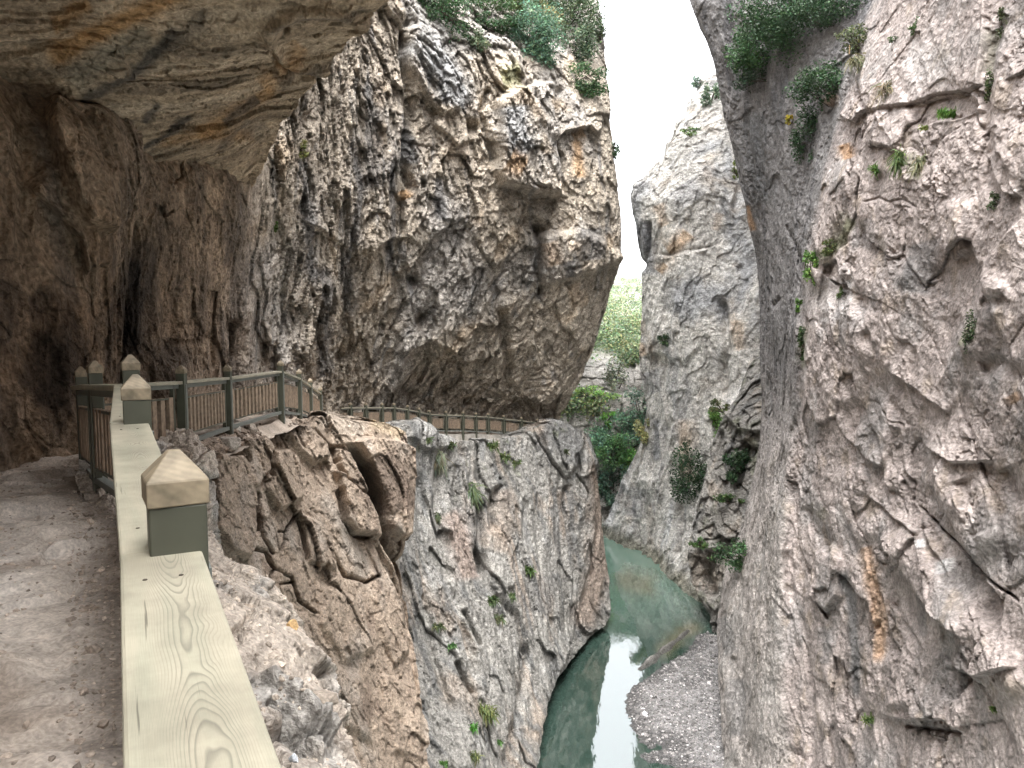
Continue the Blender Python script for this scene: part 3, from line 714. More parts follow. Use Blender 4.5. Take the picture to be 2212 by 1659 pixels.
def col_brown(p, u, v, n, ex):
    i1, i2, i3, sc = ex
    base = np.tile(A3([.35, .265, .19], f32), (len(p), 1))
    base = mix(base, (.37, .31, .25), sst(.0, .4, fbm(p / 1.8, 4)))
    base = mix(base, (.22, .155, .11), .8 * sst(.1, .4, fbm(p / 1.3 + 30, 4)))
    base = base * (1 + .10 * RND[i1][:, :1] + .10 * RND[i2][:, 1:2] + .05 * RND[i3][:, 2:3])
    nz = fbm(p / .7, 3)
    base = mix(base, (.15, .105, .075), .8 * stain(u, v, [(800, 985), (840, 1040), (860, 1110)], 42, nz))
    base = mix(base, (.47, .36, .22), .8 * stain(u, v, [(800, 905), (845, 925), (870, 945)], 16, nz))
    base = mix(base, (.44, .37, .29), .6 * stain(u, v, [(690, 895), (740, 920), (790, 940)], 22, nz))
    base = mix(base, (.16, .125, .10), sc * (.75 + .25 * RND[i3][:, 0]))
    return base
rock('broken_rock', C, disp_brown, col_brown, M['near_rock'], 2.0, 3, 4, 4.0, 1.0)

# ---- the rubbly shoulder just outside the near railing
ys = A3([-12, -6, -2.5, -.5, 1.2, 2.4, 3.2, 3.9, 4.6, 5.3, 6.1, 7.2, 8.6, 10.2])
def fence_x(y): return np.interp(y, [-12, -.4, 1.6, 3.41, 5.51, 6.9, 8.34, 10.3], [6.2, .29, -.69, -1.6, -2.62, -3.55, -4.45, -4.3])
fx = fence_x(ys)
eg = [(440, 1130), (505, 1200), (575, 1270), (645, 1355), (715, 1450), (815, 1590), (880, 1690)]
ep = np.stack([PZ(u + 22, v - 6, -.42) for u, v in eg])[::-1]
wid = np.interp(ys, np.r_[-12, -6, ep[:, 1], 8.4, 10.2], np.r_[1.6, 1.2, ep[:, 0] - fence_x(ep[:, 1]) - .12, .5, .4])
rows = []
for t, dz in ((-.5, -.05), (0, -.02), (.3, -.10), (.6, -.24), (.85, -.38), (1.0, -.54)):
    rows.append(np.stack([fx + .12 + t * wid, ys, np.full(len(ys), dz)], 1))
e = rows[-1]
rows += [e + A3([.05, .02, -.25]), e + A3([.05, .05, -1.0]), e + A3([.0, .1, -3.5]), e + A3([.2, .2, -8])]
C = np.stack(rows[::-1], 0)
def disp_sh(p, u, v, n):
    c1, i1, e1 = facets(warp(p, .6, .2) / .75, .05, .13, .06, .06)
    c2, i2, e2 = facets(warp(p, .3, .1) / .26, .03, .075, .03, .08)
    c3, i3, e3 = facets(p / .085, .010, .03)
    rub = sst(.0, .25, fbm(p / .8 + 4, 3))
    h = -.06 + .10 * fbm(p / 1.2, 3) + c1 * (1 - .5 * rub) + c2 * (.6 + .4 * rub) + c3 * (.4 + .9 * rub) + .012 * fbm(p / .05, 2)
    h += groove(u, v, [(590, 1480), (650, 1520), (700, 1560), (735, 1600)], 7, .30) + groove(u, v, [(445, 1165), (480, 1190)], 5, .10)
    h += step(u, v, [(560, 1440), (650, 1500), (740, 1585)], .10, 60, 5)
    return h, (i1, i2, i3, rub)
def col_sh(p, u, v, n, ex):
    i1, i2, i3, rub = ex
    base = np.tile(A3([.53, .45, .37], f32), (len(p), 1))
    base = mix(base, (.47, .44, .40), sst(.0, .3, fbm(p / .7, 4)))
    base = mix(base, (.44, .36, .29), .6 * sst(.05, .35, fbm(p / .5 + 20, 4)))
    base = base * (1 + .10 * RND[i1][:, :1] + .10 * RND[i2][:, 1:2] + .16 * rub[:, None] * RND[i3][:, 2:3])
    return base
rock('rock_shoulder', C, disp_sh, col_sh, M['near_rock'], 3.4, 2, 3, .6, 1.0)
# ---- right bank: the near wall
V_R = A3([1900, 1760, 1660, 1560, 1460, 1360, 1260, 1160, 1060, 960, 860, 760, 660, 560, 460, 360, 260, 160, 80, 0, -80, -250, -600], float)
def edge(pts): return pts
gully = A3([(-600, 1960), (0, 1905), (150, 1838), (330, 1800), (500, 1765), (600, 1745), (900, 1727), (1100, 1705), (1300, 1695), (1660, 1700), (1900, 1690)], float)
sil = A3([(-600, 1440), (-80, 1480), (0, 1495), (50, 1520), (130, 1545), (250, 1568), (350, 1592), (450, 1616), (550, 1636), (700, 1646), (900, 1648), (1000, 1642), (1060, 1625), (1160, 1600), (1200, 1580), (1290, 1556), (1330, 1549), (1400, 1549), (1500, 1560), (1660, 1564), (1900, 1540)], float)
sd = A3([(-600, 44), (-80, 38.5), (0, 38), (250, 38), (550, 39), (900, 39.5), (1060, 40), (1160, 40), (1250, 40), (1330, 41), (1400, 38.8), (1500, 34.5), (1660, 31.2), (1900, 26)], float)
right_cols = [
    W(12, -30, 14), W(10.6, -14, 13), W(9.8, -4, 12), W(9.4, 3, 11.5),
    [(1900, 2600, 10), (800, 2620, 10.8), (-600, 2600, 13)],
    [(1900, 2330, 11.4), (1200, 2330, 12.6), (700, 2330, 12.6), (300, 2330, 13.6), (-600, 2330, 17)],
    [(1900, 2170, 13.4), (1200, 2170, 15.2), (700, 2160, 15.6), (300, 2160, 16.4), (0, 2170, 17.6), (-600, 2180, 22)],
    [(1900, 2040, 15.6), (1300, 2040, 17.6), (1000, 2030, 18.4), (700, 2030, 19), (300, 2030, 19.6), (0, 2050, 21), (-600, 2070, 26)],
    [(1900, 1920, 18.6), (1300, 1910, 21), (900, 1900, 22.4), (600, 1900, 22.6), (300, 1920, 22.6), (0, 1970, 23.6), (-600, 1990, 29)],
    [(1900, 1810, 22), (1300, 1800, 24.6), (900, 1800, 26), (600, 1815, 25.8), (300, 1850, 25.2), (0, 1930, 25), (-600, 1970, 31)],
    [(v, u + 14, d) for (v, u), d in zip(gully, (32, 26.4, 26.8, 27.2, 27.6, 28.2, 29, 29, 28.6, 25.6, 22.6))],
    [(v, u - 10, d) for (v, u), d in zip(gully, (34, 29.2, 29.4, 29.6, 29.8, 30, 30.2, 29.6, 29, 26, 23))],
    [(v, u * .62 + s * .38, d) for (v, u), s, d in zip(gully, np.interp(gully[:, 0], sil[:, 0], sil[:, 1]), (37, 32.4, 32.4, 32.4, 32.6, 32.8, 33, 32.6, 31.8, 28, 24))],
    [(v, u * .3 + s * .7, d) for (v, u), s, d in zip(gully, np.interp(gully[:, 0], sil[:, 0], sil[:, 1]), (41, 35.4, 35.4, 35.4, 35.8, 36.2, 36.4, 36.2, 36, 29.8, 25))],
    [(v, u, np.interp(v, sd[:, 0], sd[:, 1])) for v, u in sil],
]
C = np.stack([colpts(c, V_R) for c in right_cols], 1)
last = C[:, -1]
C = np.concatenate([C, (last + A3([.7, 2.0, 0]))[:, None], (last + A3([4, 6, 0]))[:, None], (last + A3([22, 14, 0]))[:, None]], 1)
C = np.concatenate([C, (C[-1] + A3([5, 4, 18]))[None], (C[-1] + A3([14, 8, 26]))[None]], 0)
def disp_right(p, u, v, n):
    q = warp(p, 1.4, .45)
    # slabs dipping down to the right in the picture
    dip = A3([[.1, -.80, -.60], [.99, .1, .05], [0, -.60, .80]], f32)
    r = q @ dip.T
    c1, i1, e1 = facets(r * A3([.45, 1, .8], f32) / 1.7, .12, .20, .05, .06, .16)
    c2, i2, e2 = facets(warp(r, .5, .16) * A3([.55, 1, 1], f32) / .62, .055, .11, .04, .10, .09)
    c3, i3, e3 = facets(warp(r, .2, .07) * A3([.6, 1, 1], f32) / .22, .028, .055, .022, .12, .04)
    c4, i4, e4 = facets(warp(p, .1, .04) / .09, .012, .028, .01, .12, .015)
    c3 = c3 + c4
    f1, f2, ii, _ = worley(warp(r, .35, .14) * A3([.5, 1, 1], f32) / .42)
    pit = -sst(.40, .12, f1) * sst(-.05, .3, fbm(p / 1.1 + 12, 2)) * .16
    pil = sst(14, -14, u - np.interp(v, gully[:, 0], gully[:, 1]))
    fl = ridged(warp(p, 1.5, .4) * A3([.9, .9, .12], f32) / 1.0, 3)
    slab = sst(-8, 12, polysd(u, v, [(1912, -40), (2140, -40), (2122, 180), (1962, 232), (1876, 240), (1842, 155)]))
    ro = (.12 + .88 * sst(-.04, .40, fbm(p / 2.8 + 8, 3))) * (1 - .8 * slab)                            # rough patches between smooth water-worn faces
    tb = r[:, 2] / 1.25 + 1.1 * fbm(p / 2.6 + 3, 3); fr = tb - np.floor(tb)
    led = np.clip(1 - fr, 0, 1) ** 1.6 * sst(0, .05, fr) * (.5 + .5 * RND[np.floor(tb).astype(int) & 255, 0]) * sst(-.1, .3, fbm(p / 1.7 + 21, 3))
    tb2 = r[:, 2] / .42 + .9 * fbm(p / 1.0 + 13, 3); fr2 = tb2 - np.floor(tb2)
    led2 = np.clip(1 - fr2, 0, 1) ** 1.6 * sst(0, .08, fr2) * sst(.0, .35, fbm(p / .8 + 31, 3))
    h = .28 * fbm(p / 4.0, 3) + .12 * ridged(r * A3([.4, 1, 1], f32) / 2.4, 3) + (1 - .7 * pil) * (c1 * .9 * (1 - .7 * slab) + c2 * ro * .8 + .30 * led * (1 - slab) + .11 * led2 * (1 - slab)) + c3 * (.2 + .7 * ro) + pit * (.1 + .8 * ro) + pil * .24 * fl + .05 * fbm(p / .3, 3) + .02 * fbm(p / .1, 2)
    h *= np.clip(p[:, 1] / 17, .6, 1.15)
    for pts, w, dp in (([(1955, 236), (2016, 209), (2110, 188)], 3, .28), ([(1870, 440), (1900, 430), (1925, 440), (1950, 432), (1985, 448)], 3, .16), ([(2176, 20), (2136, 160), (2127, 281), (2134, 401), (2165, 445)], 12, .7),
                       ([(1911, 370), (1878, 490), (1852, 560), (1832, 630)], 10, .6), ([(1731, 530), (1738, 700), (1732, 850), (1712, 960)], 8, .9), ([(1750, 1090), (1770, 1150), (1800, 1205)], 11, .8),
                       ([(1975, 1088), (2048, 1151), (2133, 1242), (2212, 1306)], 4, .35), ([(2085, 1030), (2110, 1090), (2128, 1160)], 20, .7), ([(2170, 1010), (2190, 1060), (2220, 1100)], 20, .6), ([(2120, 800), (2160, 790), (2220, 815)], 20, .7),
                       ([(2130, 650), (2150, 660), (2180, 640)], 13, .5), ([(1729, 1320), (1748, 1420), (1758, 1500), (1744, 1659)], 8, .6), ([(1824, 1420), (1826, 1480), (1824, 1545)], 3, .3), ([(1950, 1567), (2023, 1578), (2085, 1584)], 6, .4),
                       ([(1800, 1430), (1830, 1500), (1850, 1560)], 8, .4), ([(1660, 620), (1675, 660), (1690, 640)], 5, .3), ([(1708, 480), (1725, 560)], 5, .3), ([(1620, 180), (1650, 330), (1660, 420), (1668, 520)], 10, .6),
                       ([(1862, 640), (1868, 720)], 8, .4), ([(1990, 480), (2010, 560), (2000, 640)], 18, .12), ([(1700, 1180), (1715, 1290), (1735, 1360)], 8, .5), ([(1600, 1240), (1615, 1330), (1606, 1440)], 9, .6), ([(1590, 1420), (1580, 1520)], 7, .5),
                       ([(1900, 830), (1935, 880), (1960, 920)], 9, .35), ([(1855, 960), (1880, 1010)], 9, .35)):
        h += (.75 if w < 7 else .33) * groove(u, v, pts, w * (.7 if w < 7 else 1), dp)
    for pts, hh, dec, rp in (([(1900, 1160), (1945, 1225), (1974, 1272), (2029, 1342), (2098, 1390)], .75, 60, 5), ([(1970, 284), (2026, 263), (2100, 246), (2125, 225)], -.45, 60, 5), ([(2212, 461), (2127, 566), (2112, 667), (2077, 742), (2015, 840)], .25, 90, 8),
                             ([(1815, 246), (1850, 268), (1880, 236)], .7, 45, 5), ([(1824, 941), (1870, 985), (1916, 1012)], .35, 40, 4), ([(1745, 560), (1790, 600), (1820, 540), (1850, 520)], -.4, 60, 5), ([(1690, 1260), (1740, 1300), (1790, 1290)], .10, 40, 8),
                             ([(1920, 800), (1990, 850), (2060, 900)], .35, 50, 5), ([(2000, 960), (2070, 1000), (2150, 1000)], .4, 50, 5), ([(1870, 1060), (1930, 1120), (1990, 1160)], .35, 40, 5), ([(2050, 1440), (2120, 1470), (2212, 1450)], .4, 50, 5), ([(1960, 640), (2020, 690), (2080, 690)], .08, 40, 8),
                             ([(2120, 330), (2170, 420), (2212, 430)], .35, 40, 4), ([(1900, 1540), (1960, 1560), (2040, 1560), (2090, 1590)], .4, 40, 4)):
        h += .75 * step(u, v, pts, hh, dec * 1.3, rp)
    for pts, w, hh in (([(1850, 330), (1810, 450), (1770, 560), (1752, 640)], 22, .5), ([(1800, 610), (1790, 700), (1775, 820), (1770, 960)], 35, .5), ([(1890, 420), (1870, 520), (1845, 640)], 22, .35), ([(1965, 540), (1940, 700), (1900, 830)], 42, .4),
                       ([(1880, 1090), (1960, 1195), (2040, 1300), (2130, 1410)], 38, .5), ([(2000, 980), (2090, 1090), (2180, 1210)], 38, .45), ([(1690, 1000), (1690, 1200), (1700, 1400), (1720, 1640)], 22, .5), ([(1640, 1300), (1650, 1450), (1640, 1640)], 28, .5),
                       ([(2160, 580), (2130, 700), (2090, 800)], 28, .45), ([(1925, 1400), (1950, 1540)], 28, .4), ([(2100, 1330), (2160, 1440), (2220, 1520)], 34, .4), ([(1600, 60), (1640, 300), (1668, 520), (1672, 800)], 12, .3), ([(1560, 150), (1600, 320), (1640, 560)], 10, .25),
                       ([(1860, 1200), (1885, 1350), (1880, 1560)], 18, .35), ([(1990, 330), (2010, 450), (2040, 600)], 36, .35), ([(2070, 420), (2080, 560)], 34, .3), ([(1560, 1400), (1590, 1560), (1600, 1660)], 14, .4), ([(1820, 1000), (1860, 1100), (1890, 1180)], 26, .4)):
        h += .7 * ridge(u, v, pts, w * 1.15, hh)
    h += block(u, v, [(1912, -40), (2140, -40), (2122, 180), (2050, 205), (1962, 232), (1876, 240), (1842, 155)], .35, 10) + block(u, v, [(1876, 250), (1960, 240), (2110, 196), (2128, 236), (1976, 280), (1930, 330), (1884, 310)], .12, 12)
    h += block(u, v, [(1768, 1195), (1800, 1180), (1822, 1215), (1818, 1290), (1790, 1320), (1762, 1290)], .5, 12)
    h += block(u, v, [(1800, 700), (1850, 640), (1880, 760), (1860, 860), (1800, 880), (1770, 800)], .3, 30)
    h = np.where(u < -8e4, 0, h)
    return h, (i1, i2, i3, pil)
def col_right(p, u, v, n, ex):
    i1, i2, i3, pil = ex
    base = np.tile(A3([.36, .30, .275], f32), (len(p), 1))
    base = mix(base, (.30, .27, .255), sst(.0, .35, fbm(p / 2.2, 4)))
    base = mix(base, (.42, .355, .325), .7 * sst(.1, .4, fbm(p / 1.2 + 33, 4)))
    base = mix(base, (.30, .235, .175), .6 * sst(.12, .42, fbm(p / .9 + 71, 4)))
    base = base * (1 + .08 * RND[i1][:, :1] + .08 * RND[i2][:, 1:2] + .06 * RND[i3][:, 2:3])
    grey = mix(np.tile(A3([.165, .16, .158], f32), (len(p), 1)), (.095, .095, .10), sst(.0, .35, fbm(warp(p, 1.5, .4) * A3([1.2, 1.2, .12], f32) + 5, 4)))
    base = mix(base, grey, .9 * pil * sst(1250, 700, v))
    base = mix(base, (.29, .275, .25), .6 * pil * sst(700, 1250, v))
    nz = fbm(p / .9, 3)
    for pts, w, s in (([(1985, 520), (1995, 560), (1980, 640)], 32, .7), ([(1625, 230), (1640, 340), (1652, 450)], 24, .7), ([(1880, 470), (1865, 540)], 22, .45), ([(1819, 1220), (1838, 1320), (1846, 1400), (1850, 1520)], 11, .85), ([(1590, 100), (1600, 220)], 9, .6),
                      ([(1990, 1280), (1996, 1380)], 11, .5), ([(2092, 1390), (2088, 1500)], 10, .5), ([(1788, 1350), (1785, 1440)], 12, .55), ([(1950, 940), (2010, 960)], 26, .3), ([(1835, 1130), (1850, 1200)], 14, .5), ([(1600, 1460), (1595, 1600)], 22, .6), ([(1560, 1330), (1585, 1420)], 18, .5)):
        base = mix(base, (.125, .125, .125), s * stain(u, v, pts, w, nz, 1.1))
    for pts, w, s in (([(1880, 1215), (1898, 1300), (1904, 1360), (1898, 1440)], 14, .6), ([(1870, 1180), (1885, 1230)], 13, .5), ([(1822, 310), (1835, 345)], 13, .8), ([(2190, 850), (2200, 870)], 15, .5), ([(1620, 440), (1632, 500)], 5, .7), ([(1790, 230), (1800, 200)], 12, .4)):
        base = mix(base, (.45, .245, .10), s * stain(u, v, pts, w, nz, .9))
    for pts, w, s in (([(2000, 1165), (2005, 1185)], 9, .8), ([(2040, 1210), (2050, 1240)], 10, .8), ([(1770, 600), (1800, 700)], 40, .3), ([(1960, 120), (2060, 150)], 50, .35)):
        base = mix(base, (.55, .54, .53), s * stain(u, v, pts, w, nz, 1.2))
    for pts, w, s in (([(1770, 560), (1820, 520), (1850, 470)], 9, .7), ([(2112, 690), (2085, 750)], 10, .6), ([(1740, 700), (1738, 800)], 8, .5), ([(2150, 60), (2135, 160)], 10, .4), ([(1960, 330), (1990, 390)], 13, .5), ([(1770, 1120), (1790, 1100)], 16, .35), ([(1830, 450), (1810, 520), (1780, 580)], 12, .35)):
        base = mix(base, (.12, .13, .055), s * stain(u, v, pts, w, nz, 1.2))
    base = mix(base, (.17, .165, .145), .7 * sst(ZW + 1.0, ZW + .1, p[:, 2] + .25 * nz))
    return base
rock('gorge_wall', C, disp_right, col_right, M['gorge_rock'], 2.0, 5, 5)

# ---- far wall on the right bank
V_F = A3([1420, 1330, 1260, 1210, 1165, 1120, 1060, 1000, 940, 880, 800, 720, 640, 560, 490, 430, 398, 382, 352, 344, 308, 298, 262, 252, 222, 212, 175], float)
far_cols = [
    [(1420, 1265, 66), (1210, 1278, 66), (1145, 1303, 66.2), (1090, 1325, 65.5), (1010, 1362, 64), (950, 1392, 63), (880, 1400, 62.5), (790, 1382, 62), (720, 1388, 62), (560, 1386, 62), (480, 1374, 62), (430, 1362, 62), (398, 1368, 62.5), (382, 1396, 62.6), (352, 1414, 63), (344, 1434, 63.2), (308, 1440, 63.5), (298, 1456, 63.8), (262, 1462, 64), (252, 1482, 64.5), (222, 1488, 65), (212, 1502, 65.4), (175, 1516, 66)],
    [(1420, 1330, 60), (1210, 1345, 62.5), (1150, 1352, 63), (1000, 1395, 62), (900, 1420, 61), (700, 1410, 60), (430, 1390, 60.5), (300, 1455, 62), (175, 1530, 65)],
    [(1420, 1395, 55), (1260, 1400, 58), (1195, 1412, 60), (1000, 1440, 59.5), (700, 1455, 58), (430, 1440, 58.5), (300, 1490, 60), (175, 1550, 64)],
    [(1420, 1445, 50), (1260, 1460, 54), (1000, 1490, 56.5), (700, 1500, 56), (430, 1500, 56.5), (175, 1580, 62)],
    [(1420, 1520, 47), (1260, 1520, 51), (1000, 1550, 54), (700, 1560, 54), (175, 1620, 60)],
    [(1420, 1600, 45), (1000, 1620, 51), (700, 1630, 52), (175, 1680, 58)],
    [(1420, 1720, 43), (1000, 1740, 48), (175, 1780, 56)],
]
C = np.stack([colpts(c, V_F) for c in far_cols], 1)
f0 = C[:, 0]
C = np.concatenate([(f0 + A3([16, 22, 0]))[:, None], (f0 + A3([3.5, 6, 0]))[:, None], (f0 + A3([.8, 2.2, 0]))[:, None], C], 1)
C = np.concatenate([C, (C[-1] + A3([6, 5, 4.5]))[None], (C[-1] + A3([16, 18, 10]))[None]], 0)
def disp_far(p, u, v, n):
    c1, i1, e1 = facets(warp(p, 2, .7) * A3([1, 1, .7], f32) / 3.2, .16, .30, .03, .05, .25)
    c2, i2, e2 = facets(warp(p, .9, .3) * A3([1, 1, .55], f32) / 1.1, .08, .17, .03, .1, .14)
    fl = ridged(warp(p, 2.0, .6) * A3([.8, .8, .12], f32) / 1.2, 3)
    low = sst(820, 1000, v)
    h = .40 * fbm(p / 7, 3) + c1 * (.25 - .1 * low) + c2 * .55 + fl * (.34 + .28 * low) + .10 * fbm(p / .5, 2)
    for pts, w, dp in (([(1400, 480), (1400, 530), (1388, 590)], 6, .8), ([(1420, 545), (1480, 540), (1540, 530)], 4, .25), ([(1392, 770), (1430, 790), (1480, 785)], 8, .3), ([(1560, 640), (1570, 760), (1560, 860)], 8, .8), ([(1465, 1000), (1475, 1100), (1470, 1200)], 6, .6)):
        h += groove(u, v, pts, w, dp)
    for pts, hh, dec, rp in (([(1395, 770), (1440, 775), (1470, 800)], .4, 60, 8), ([(1390, 560), (1450, 545), (1560, 535)], -.25, 70, 8), ([(1570, 860), (1610, 900), (1645, 905)], 1.2, 50, 5)):
        h += step(u, v, pts, hh, dec, rp)
    return h, (i1, i2)
def col_far(p, u, v, n, ex):
    i1, i2 = ex
    base = np.tile(A3([.62, .59, .545], f32), (len(p), 1))
    base = mix(base, (.43, .435, .445), sst(.0, .3, fbm(warp(p, 3, 1) * A3([1, 1, .3], f32) / 4, 4)))
    base = mix(base, (.45, .36, .27), .6 * sst(.1, .4, fbm(p / 3 + 22, 4)))
    base = mix(base, (.33, .33, .34), .6 * sst(.1, .4, fbm(warp(p, 2, .6) * A3([.8, .8, .08], f32) + 9, 4)))
    base = base * (1 + .09 * RND[i1][:, :1] + .09 * RND[i2][:, 1:2])
    nz = fbm(p / 1.6, 3)
    for pts, w, s in (([(1395, 470), (1390, 540), (1395, 600)], 15, .7), ([(1470, 400), (1500, 440)], 40, .5), ([(1400, 800), (1420, 850)], 18, .5), ([(1450, 600), (1460, 680)], 22, .4), ([(1420, 900), (1418, 1000)], 9, .7), ([(1380, 1050), (1370, 1120)], 26, .4)):
        base = mix(base, (.205, .215, .245), s * stain(u, v, pts, w, nz, 1.0))
    for pts, w, s in (([(1490, 500), (1470, 525), (1440, 545)], 14, .8), ([(1440, 570), (1425, 590)], 9, .8), ([(1420, 440), (1440, 490)], 14, .5), ([(1590, 690), (1600, 760)], 16, .5), ([(1385, 740), (1395, 770)], 10, .6), ([(1480, 900), (1490, 1050)], 14, .5), ([(1545, 500), (1555, 460)], 9, .4)):
        base = mix(base, (.50, .32, .17), s * stain(u, v, pts, w, nz, 1.0))
    base = mix(base, (.20, .19, .13), .8 * sst(ZW + 1.2, ZW + .2, p[:, 2] + .3 * nz))
    return base
rock('far_wall', C, disp_far, col_far, M['far_rock'], 1.6, 3, 4, 2.2)

# ---- the middle buttress on the right bank
V_M = A3([1420, 1330, 1300, 1250, 1180, 1110, 1050, 1000, 950, 910, 870, 830, 780], float)
mid_cols = [
    [(1420, 1530, 45), (1330, 1535, 46.5), (1300, 1512, 46.8), (1250, 1492, 47.5), (1180, 1490, 48), (1110, 1504, 48.2), (1050, 1520, 48.4), (1000, 1532, 48.6), (950, 1540, 48.8), (910, 1556, 49), (870, 1586, 49.4), (830, 1604, 50), (780, 1620, 51)],
    [(1420, 1570, 43), (1330, 1570, 44.5), (1180, 1545, 45.4), (1000, 1575, 46), (900, 1600, 46.5), (780, 1640, 49)],
    [(1420, 1650, 41), (1180, 1640, 43), (1000, 1660, 43.6), (780, 1700, 47)],
    [(1420, 1760, 39), (1000, 1770, 41), (780, 1790, 45)],
]
C = np.stack([colpts(c, V_M) for c in mid_cols], 1)
f0 = C[:, 0]
C = np.concatenate([(f0 + A3([9, 8, 0]))[:, None], (f0 + A3([.8, 2.0, 0]))[:, None], C], 1)
C = np.concatenate([C, (C[-1] + A3([2, 2, .8]))[None], (C[-1] + A3([6, 6, 1.5]))[None]], 0)
def disp_mid(p, u, v, n):
    c1, i1, e1 = facets(warp(p, 1.5, .5) * A3([1, 1, .6], f32) / 2.2, .28, .45, .12, .06, .3)
    c2, i2, e2 = facets(warp(p, .7, .25) / .8, .11, .2, .06, .1, .12)
    h = .4 * fbm(p / 4, 3) + c1 + c2 + .08 * fbm(p / .4, 2)
    h += groove(u, v, [(1560, 930), (1556, 1010), (1560, 1100)], 8, .8) + groove(u, v, [(1540, 1180), (1532, 1240), (1545, 1290)], 10, 1.0) + groove(u, v, [(1610, 960), (1590, 1060)], 8, .6)
    h += step(u, v, [(1495, 1195), (1530, 1205), (1560, 1180)], .7, 40, 4) + step(u, v, [(1560, 880), (1600, 935), (1650, 940)], 1.0, 40, 4)
    return h, (i1, i2)
def col_mid(p, u, v, n, ex):
    i1, i2 = ex
    base = np.tile(A3([.32, .30, .27], f32), (len(p), 1))
    base = mix(base, (.40, .33, .26), .7 * sst(.05, .35, fbm(p / 2, 4)))
    base = mix(base, (.17, .17, .165), .7 * sst(.05, .35, fbm(warp(p, 2, .6) * A3([1, 1, .2], f32) + 9, 4)))
    base = mix(base, (.14, .16, .07), .5 * sst(.15, .45, fbm(p / 1.2 + 44, 3)))
    base = base * (1 + .09 * RND[i1][:, :1] + .09 * RND[i2][:, 1:2])
    return mix(base, (.13, .125, .11), .7 * sst(ZW + 2.0, ZW + .3, p[:, 2]))
rock('rock_buttress', C, disp_mid, col_mid, M['far_rock'], 1.6, 4, 4)

# ---- open hillside beyond the bend
rowsH = [(1250, 68), (1100, 69.5), (1000, 71), (940, 72), (880, 73.5), (830, 75), (780, 79), (740, 90), (690, 118), (655, 155), (625, 205), (600, 260)]
us = [900, 1020, 1120, 1200, 1260, 1320, 1380, 1440, 1520, 1640, 1800]
C = np.stack([np.stack([P(u, v + .10 * (u - 1330) * (1 if v < 800 else -.3), d) for u in us]) for v, d in rowsH], 0)
def disp_hill(p, u, v, n):
    c1, i1, e1 = facets(warp(p, 4, 1.5) / 5.0, .8, 1.2, .1, .06)
    c2, i2, e2 = facets(warp(p, 2, .6) / 1.8, .3, .5, .15, .08)
    return 1.2 * fbm(p / 14, 3) + (c1 * .5 + c2 * .7) * np.where(v > 770, 1, .5), (i1, i2)
def col_hill(p, u, v, n, ex):
    i1, i2 = ex
    base = np.tile(A3([.38, .36, .33], f32), (len(p), 1))
    base = mix(base, (.29, .27, .24), sst(.0, .35, fbm(p / 3, 4)))
    base = base * (1 + .10 * RND[i1][:, :1] + .10 * RND[i2][:, 1:2])
    g = sst(-.1, .25, fbm(p / 5 + 10, 4)) * sst(780, 745, v)
    return mix(base, (.12, .16, .06), .8 * g)
rock('hillside', C, disp_hill, col_hill, M['far_rock'], 2.0, 2, 3)

# ---- river
xs = np.linspace(-60, 60, 161); yy = np.linspace(-40, 130, 241)
X, Y = np.meshgrid(xs, yy)
wp = np.stack([X, Y, np.full_like(X, ZW)], -1).reshape(-1, 3)
k = np.arange(len(wp)).reshape(X.shape)
wf = np.stack([k[:-1, :-1], k[:-1, 1:], k[1:, 1:], k[1:, :-1]], -1).reshape(-1, 4)
wn = fbm((wp / 5).astype(f32), 3)
wc = np.tile(A3([.022, .043, .034], f32), (len(wp), 1))
wu, wv, _ = uvd(wp)
wc = mix(wc, (.16, .25, .20), sst(1420, 1190, wv) * .8)                             # milkier over the shallows up river
wc = mix(wc, (.14, .115, .065), .6 * np.maximum(stain(wu, wv, [(1330, 1240), (1370, 1262), (1420, 1265)], 24, wn), stain(wu, wv, [(1420, 1420), (1470, 1370), (1520, 1345)], 14, wn)))   # sandy bed showing through
tag(mesh_np('river_water', wp, wf, M['water'], col=wc), kind='structure')

# ---- gravel bars: low domes that rise out of the water
def bar(name, poly, hmax, run, colr, res=.11):
    W_ = np.stack([PZ(u, v, ZW) for u, v in poly])
    x0, y0 = W_[:, 0].min() - 2.0, W_[:, 1].min() - 2.0; x1, y1 = W_[:, 0].max() + 2.0, W_[:, 1].max() + 2.0
    nx, ny = int((x1 - x0) / res), int((y1 - y0) / res)
    X, Y = np.meshgrid(np.linspace(x0, x1, nx), np.linspace(y0, y1, ny)); X = X.ravel(); Y = Y.ravel()
    sd_ = polysd(X, Y, [tuple(q[:2]) for q in W_])
    p0 = np.stack([X, Y, 0 * X], 1).astype(f32)
    sd_ = sd_ + .24 * fbm(p0 / 1.2, 4)
    z = ZW + np.clip(hmax * np.tanh(sd_ / run), -.35, 9)
    c1, i1, _ = facets(p0 / .22, .018, .03)
    z = z + np.where(sd_ > -.2, c1, 0) + .05 * fbm(p0 / 1.1 + 5, 3)
    h = z - ZW
    c = np.tile(A3(colr, f32), (len(X), 1)) * (1 + .22 * RND[i1][:, :1])
    damp = sst(.30, .06, h + .09 * fbm(p0 / .9, 3)) 
    c = mix(c, A3(colr) * .36, .9 * damp)
    c = mix(c, A3(colr) * .42, .8 * sst(.18, .38, fbm(p0 / 2.6 + 61, 3)))
    k = np.arange(nx * ny).reshape(ny, nx)
    f = np.stack([k[:-1, :-1], k[:-1, 1:], k[1:, 1:], k[1:, :-1]], -1).reshape(-1, 4)
    o = mesh_np(name, np.stack([X, Y, z], 1), f, M['gravel'], col=c)
    g_ = np.stack([X, Y, z], 1); RQ[name] = (g_, *uvd(g_)[:2], None)
    return tag(o, kind='structure')
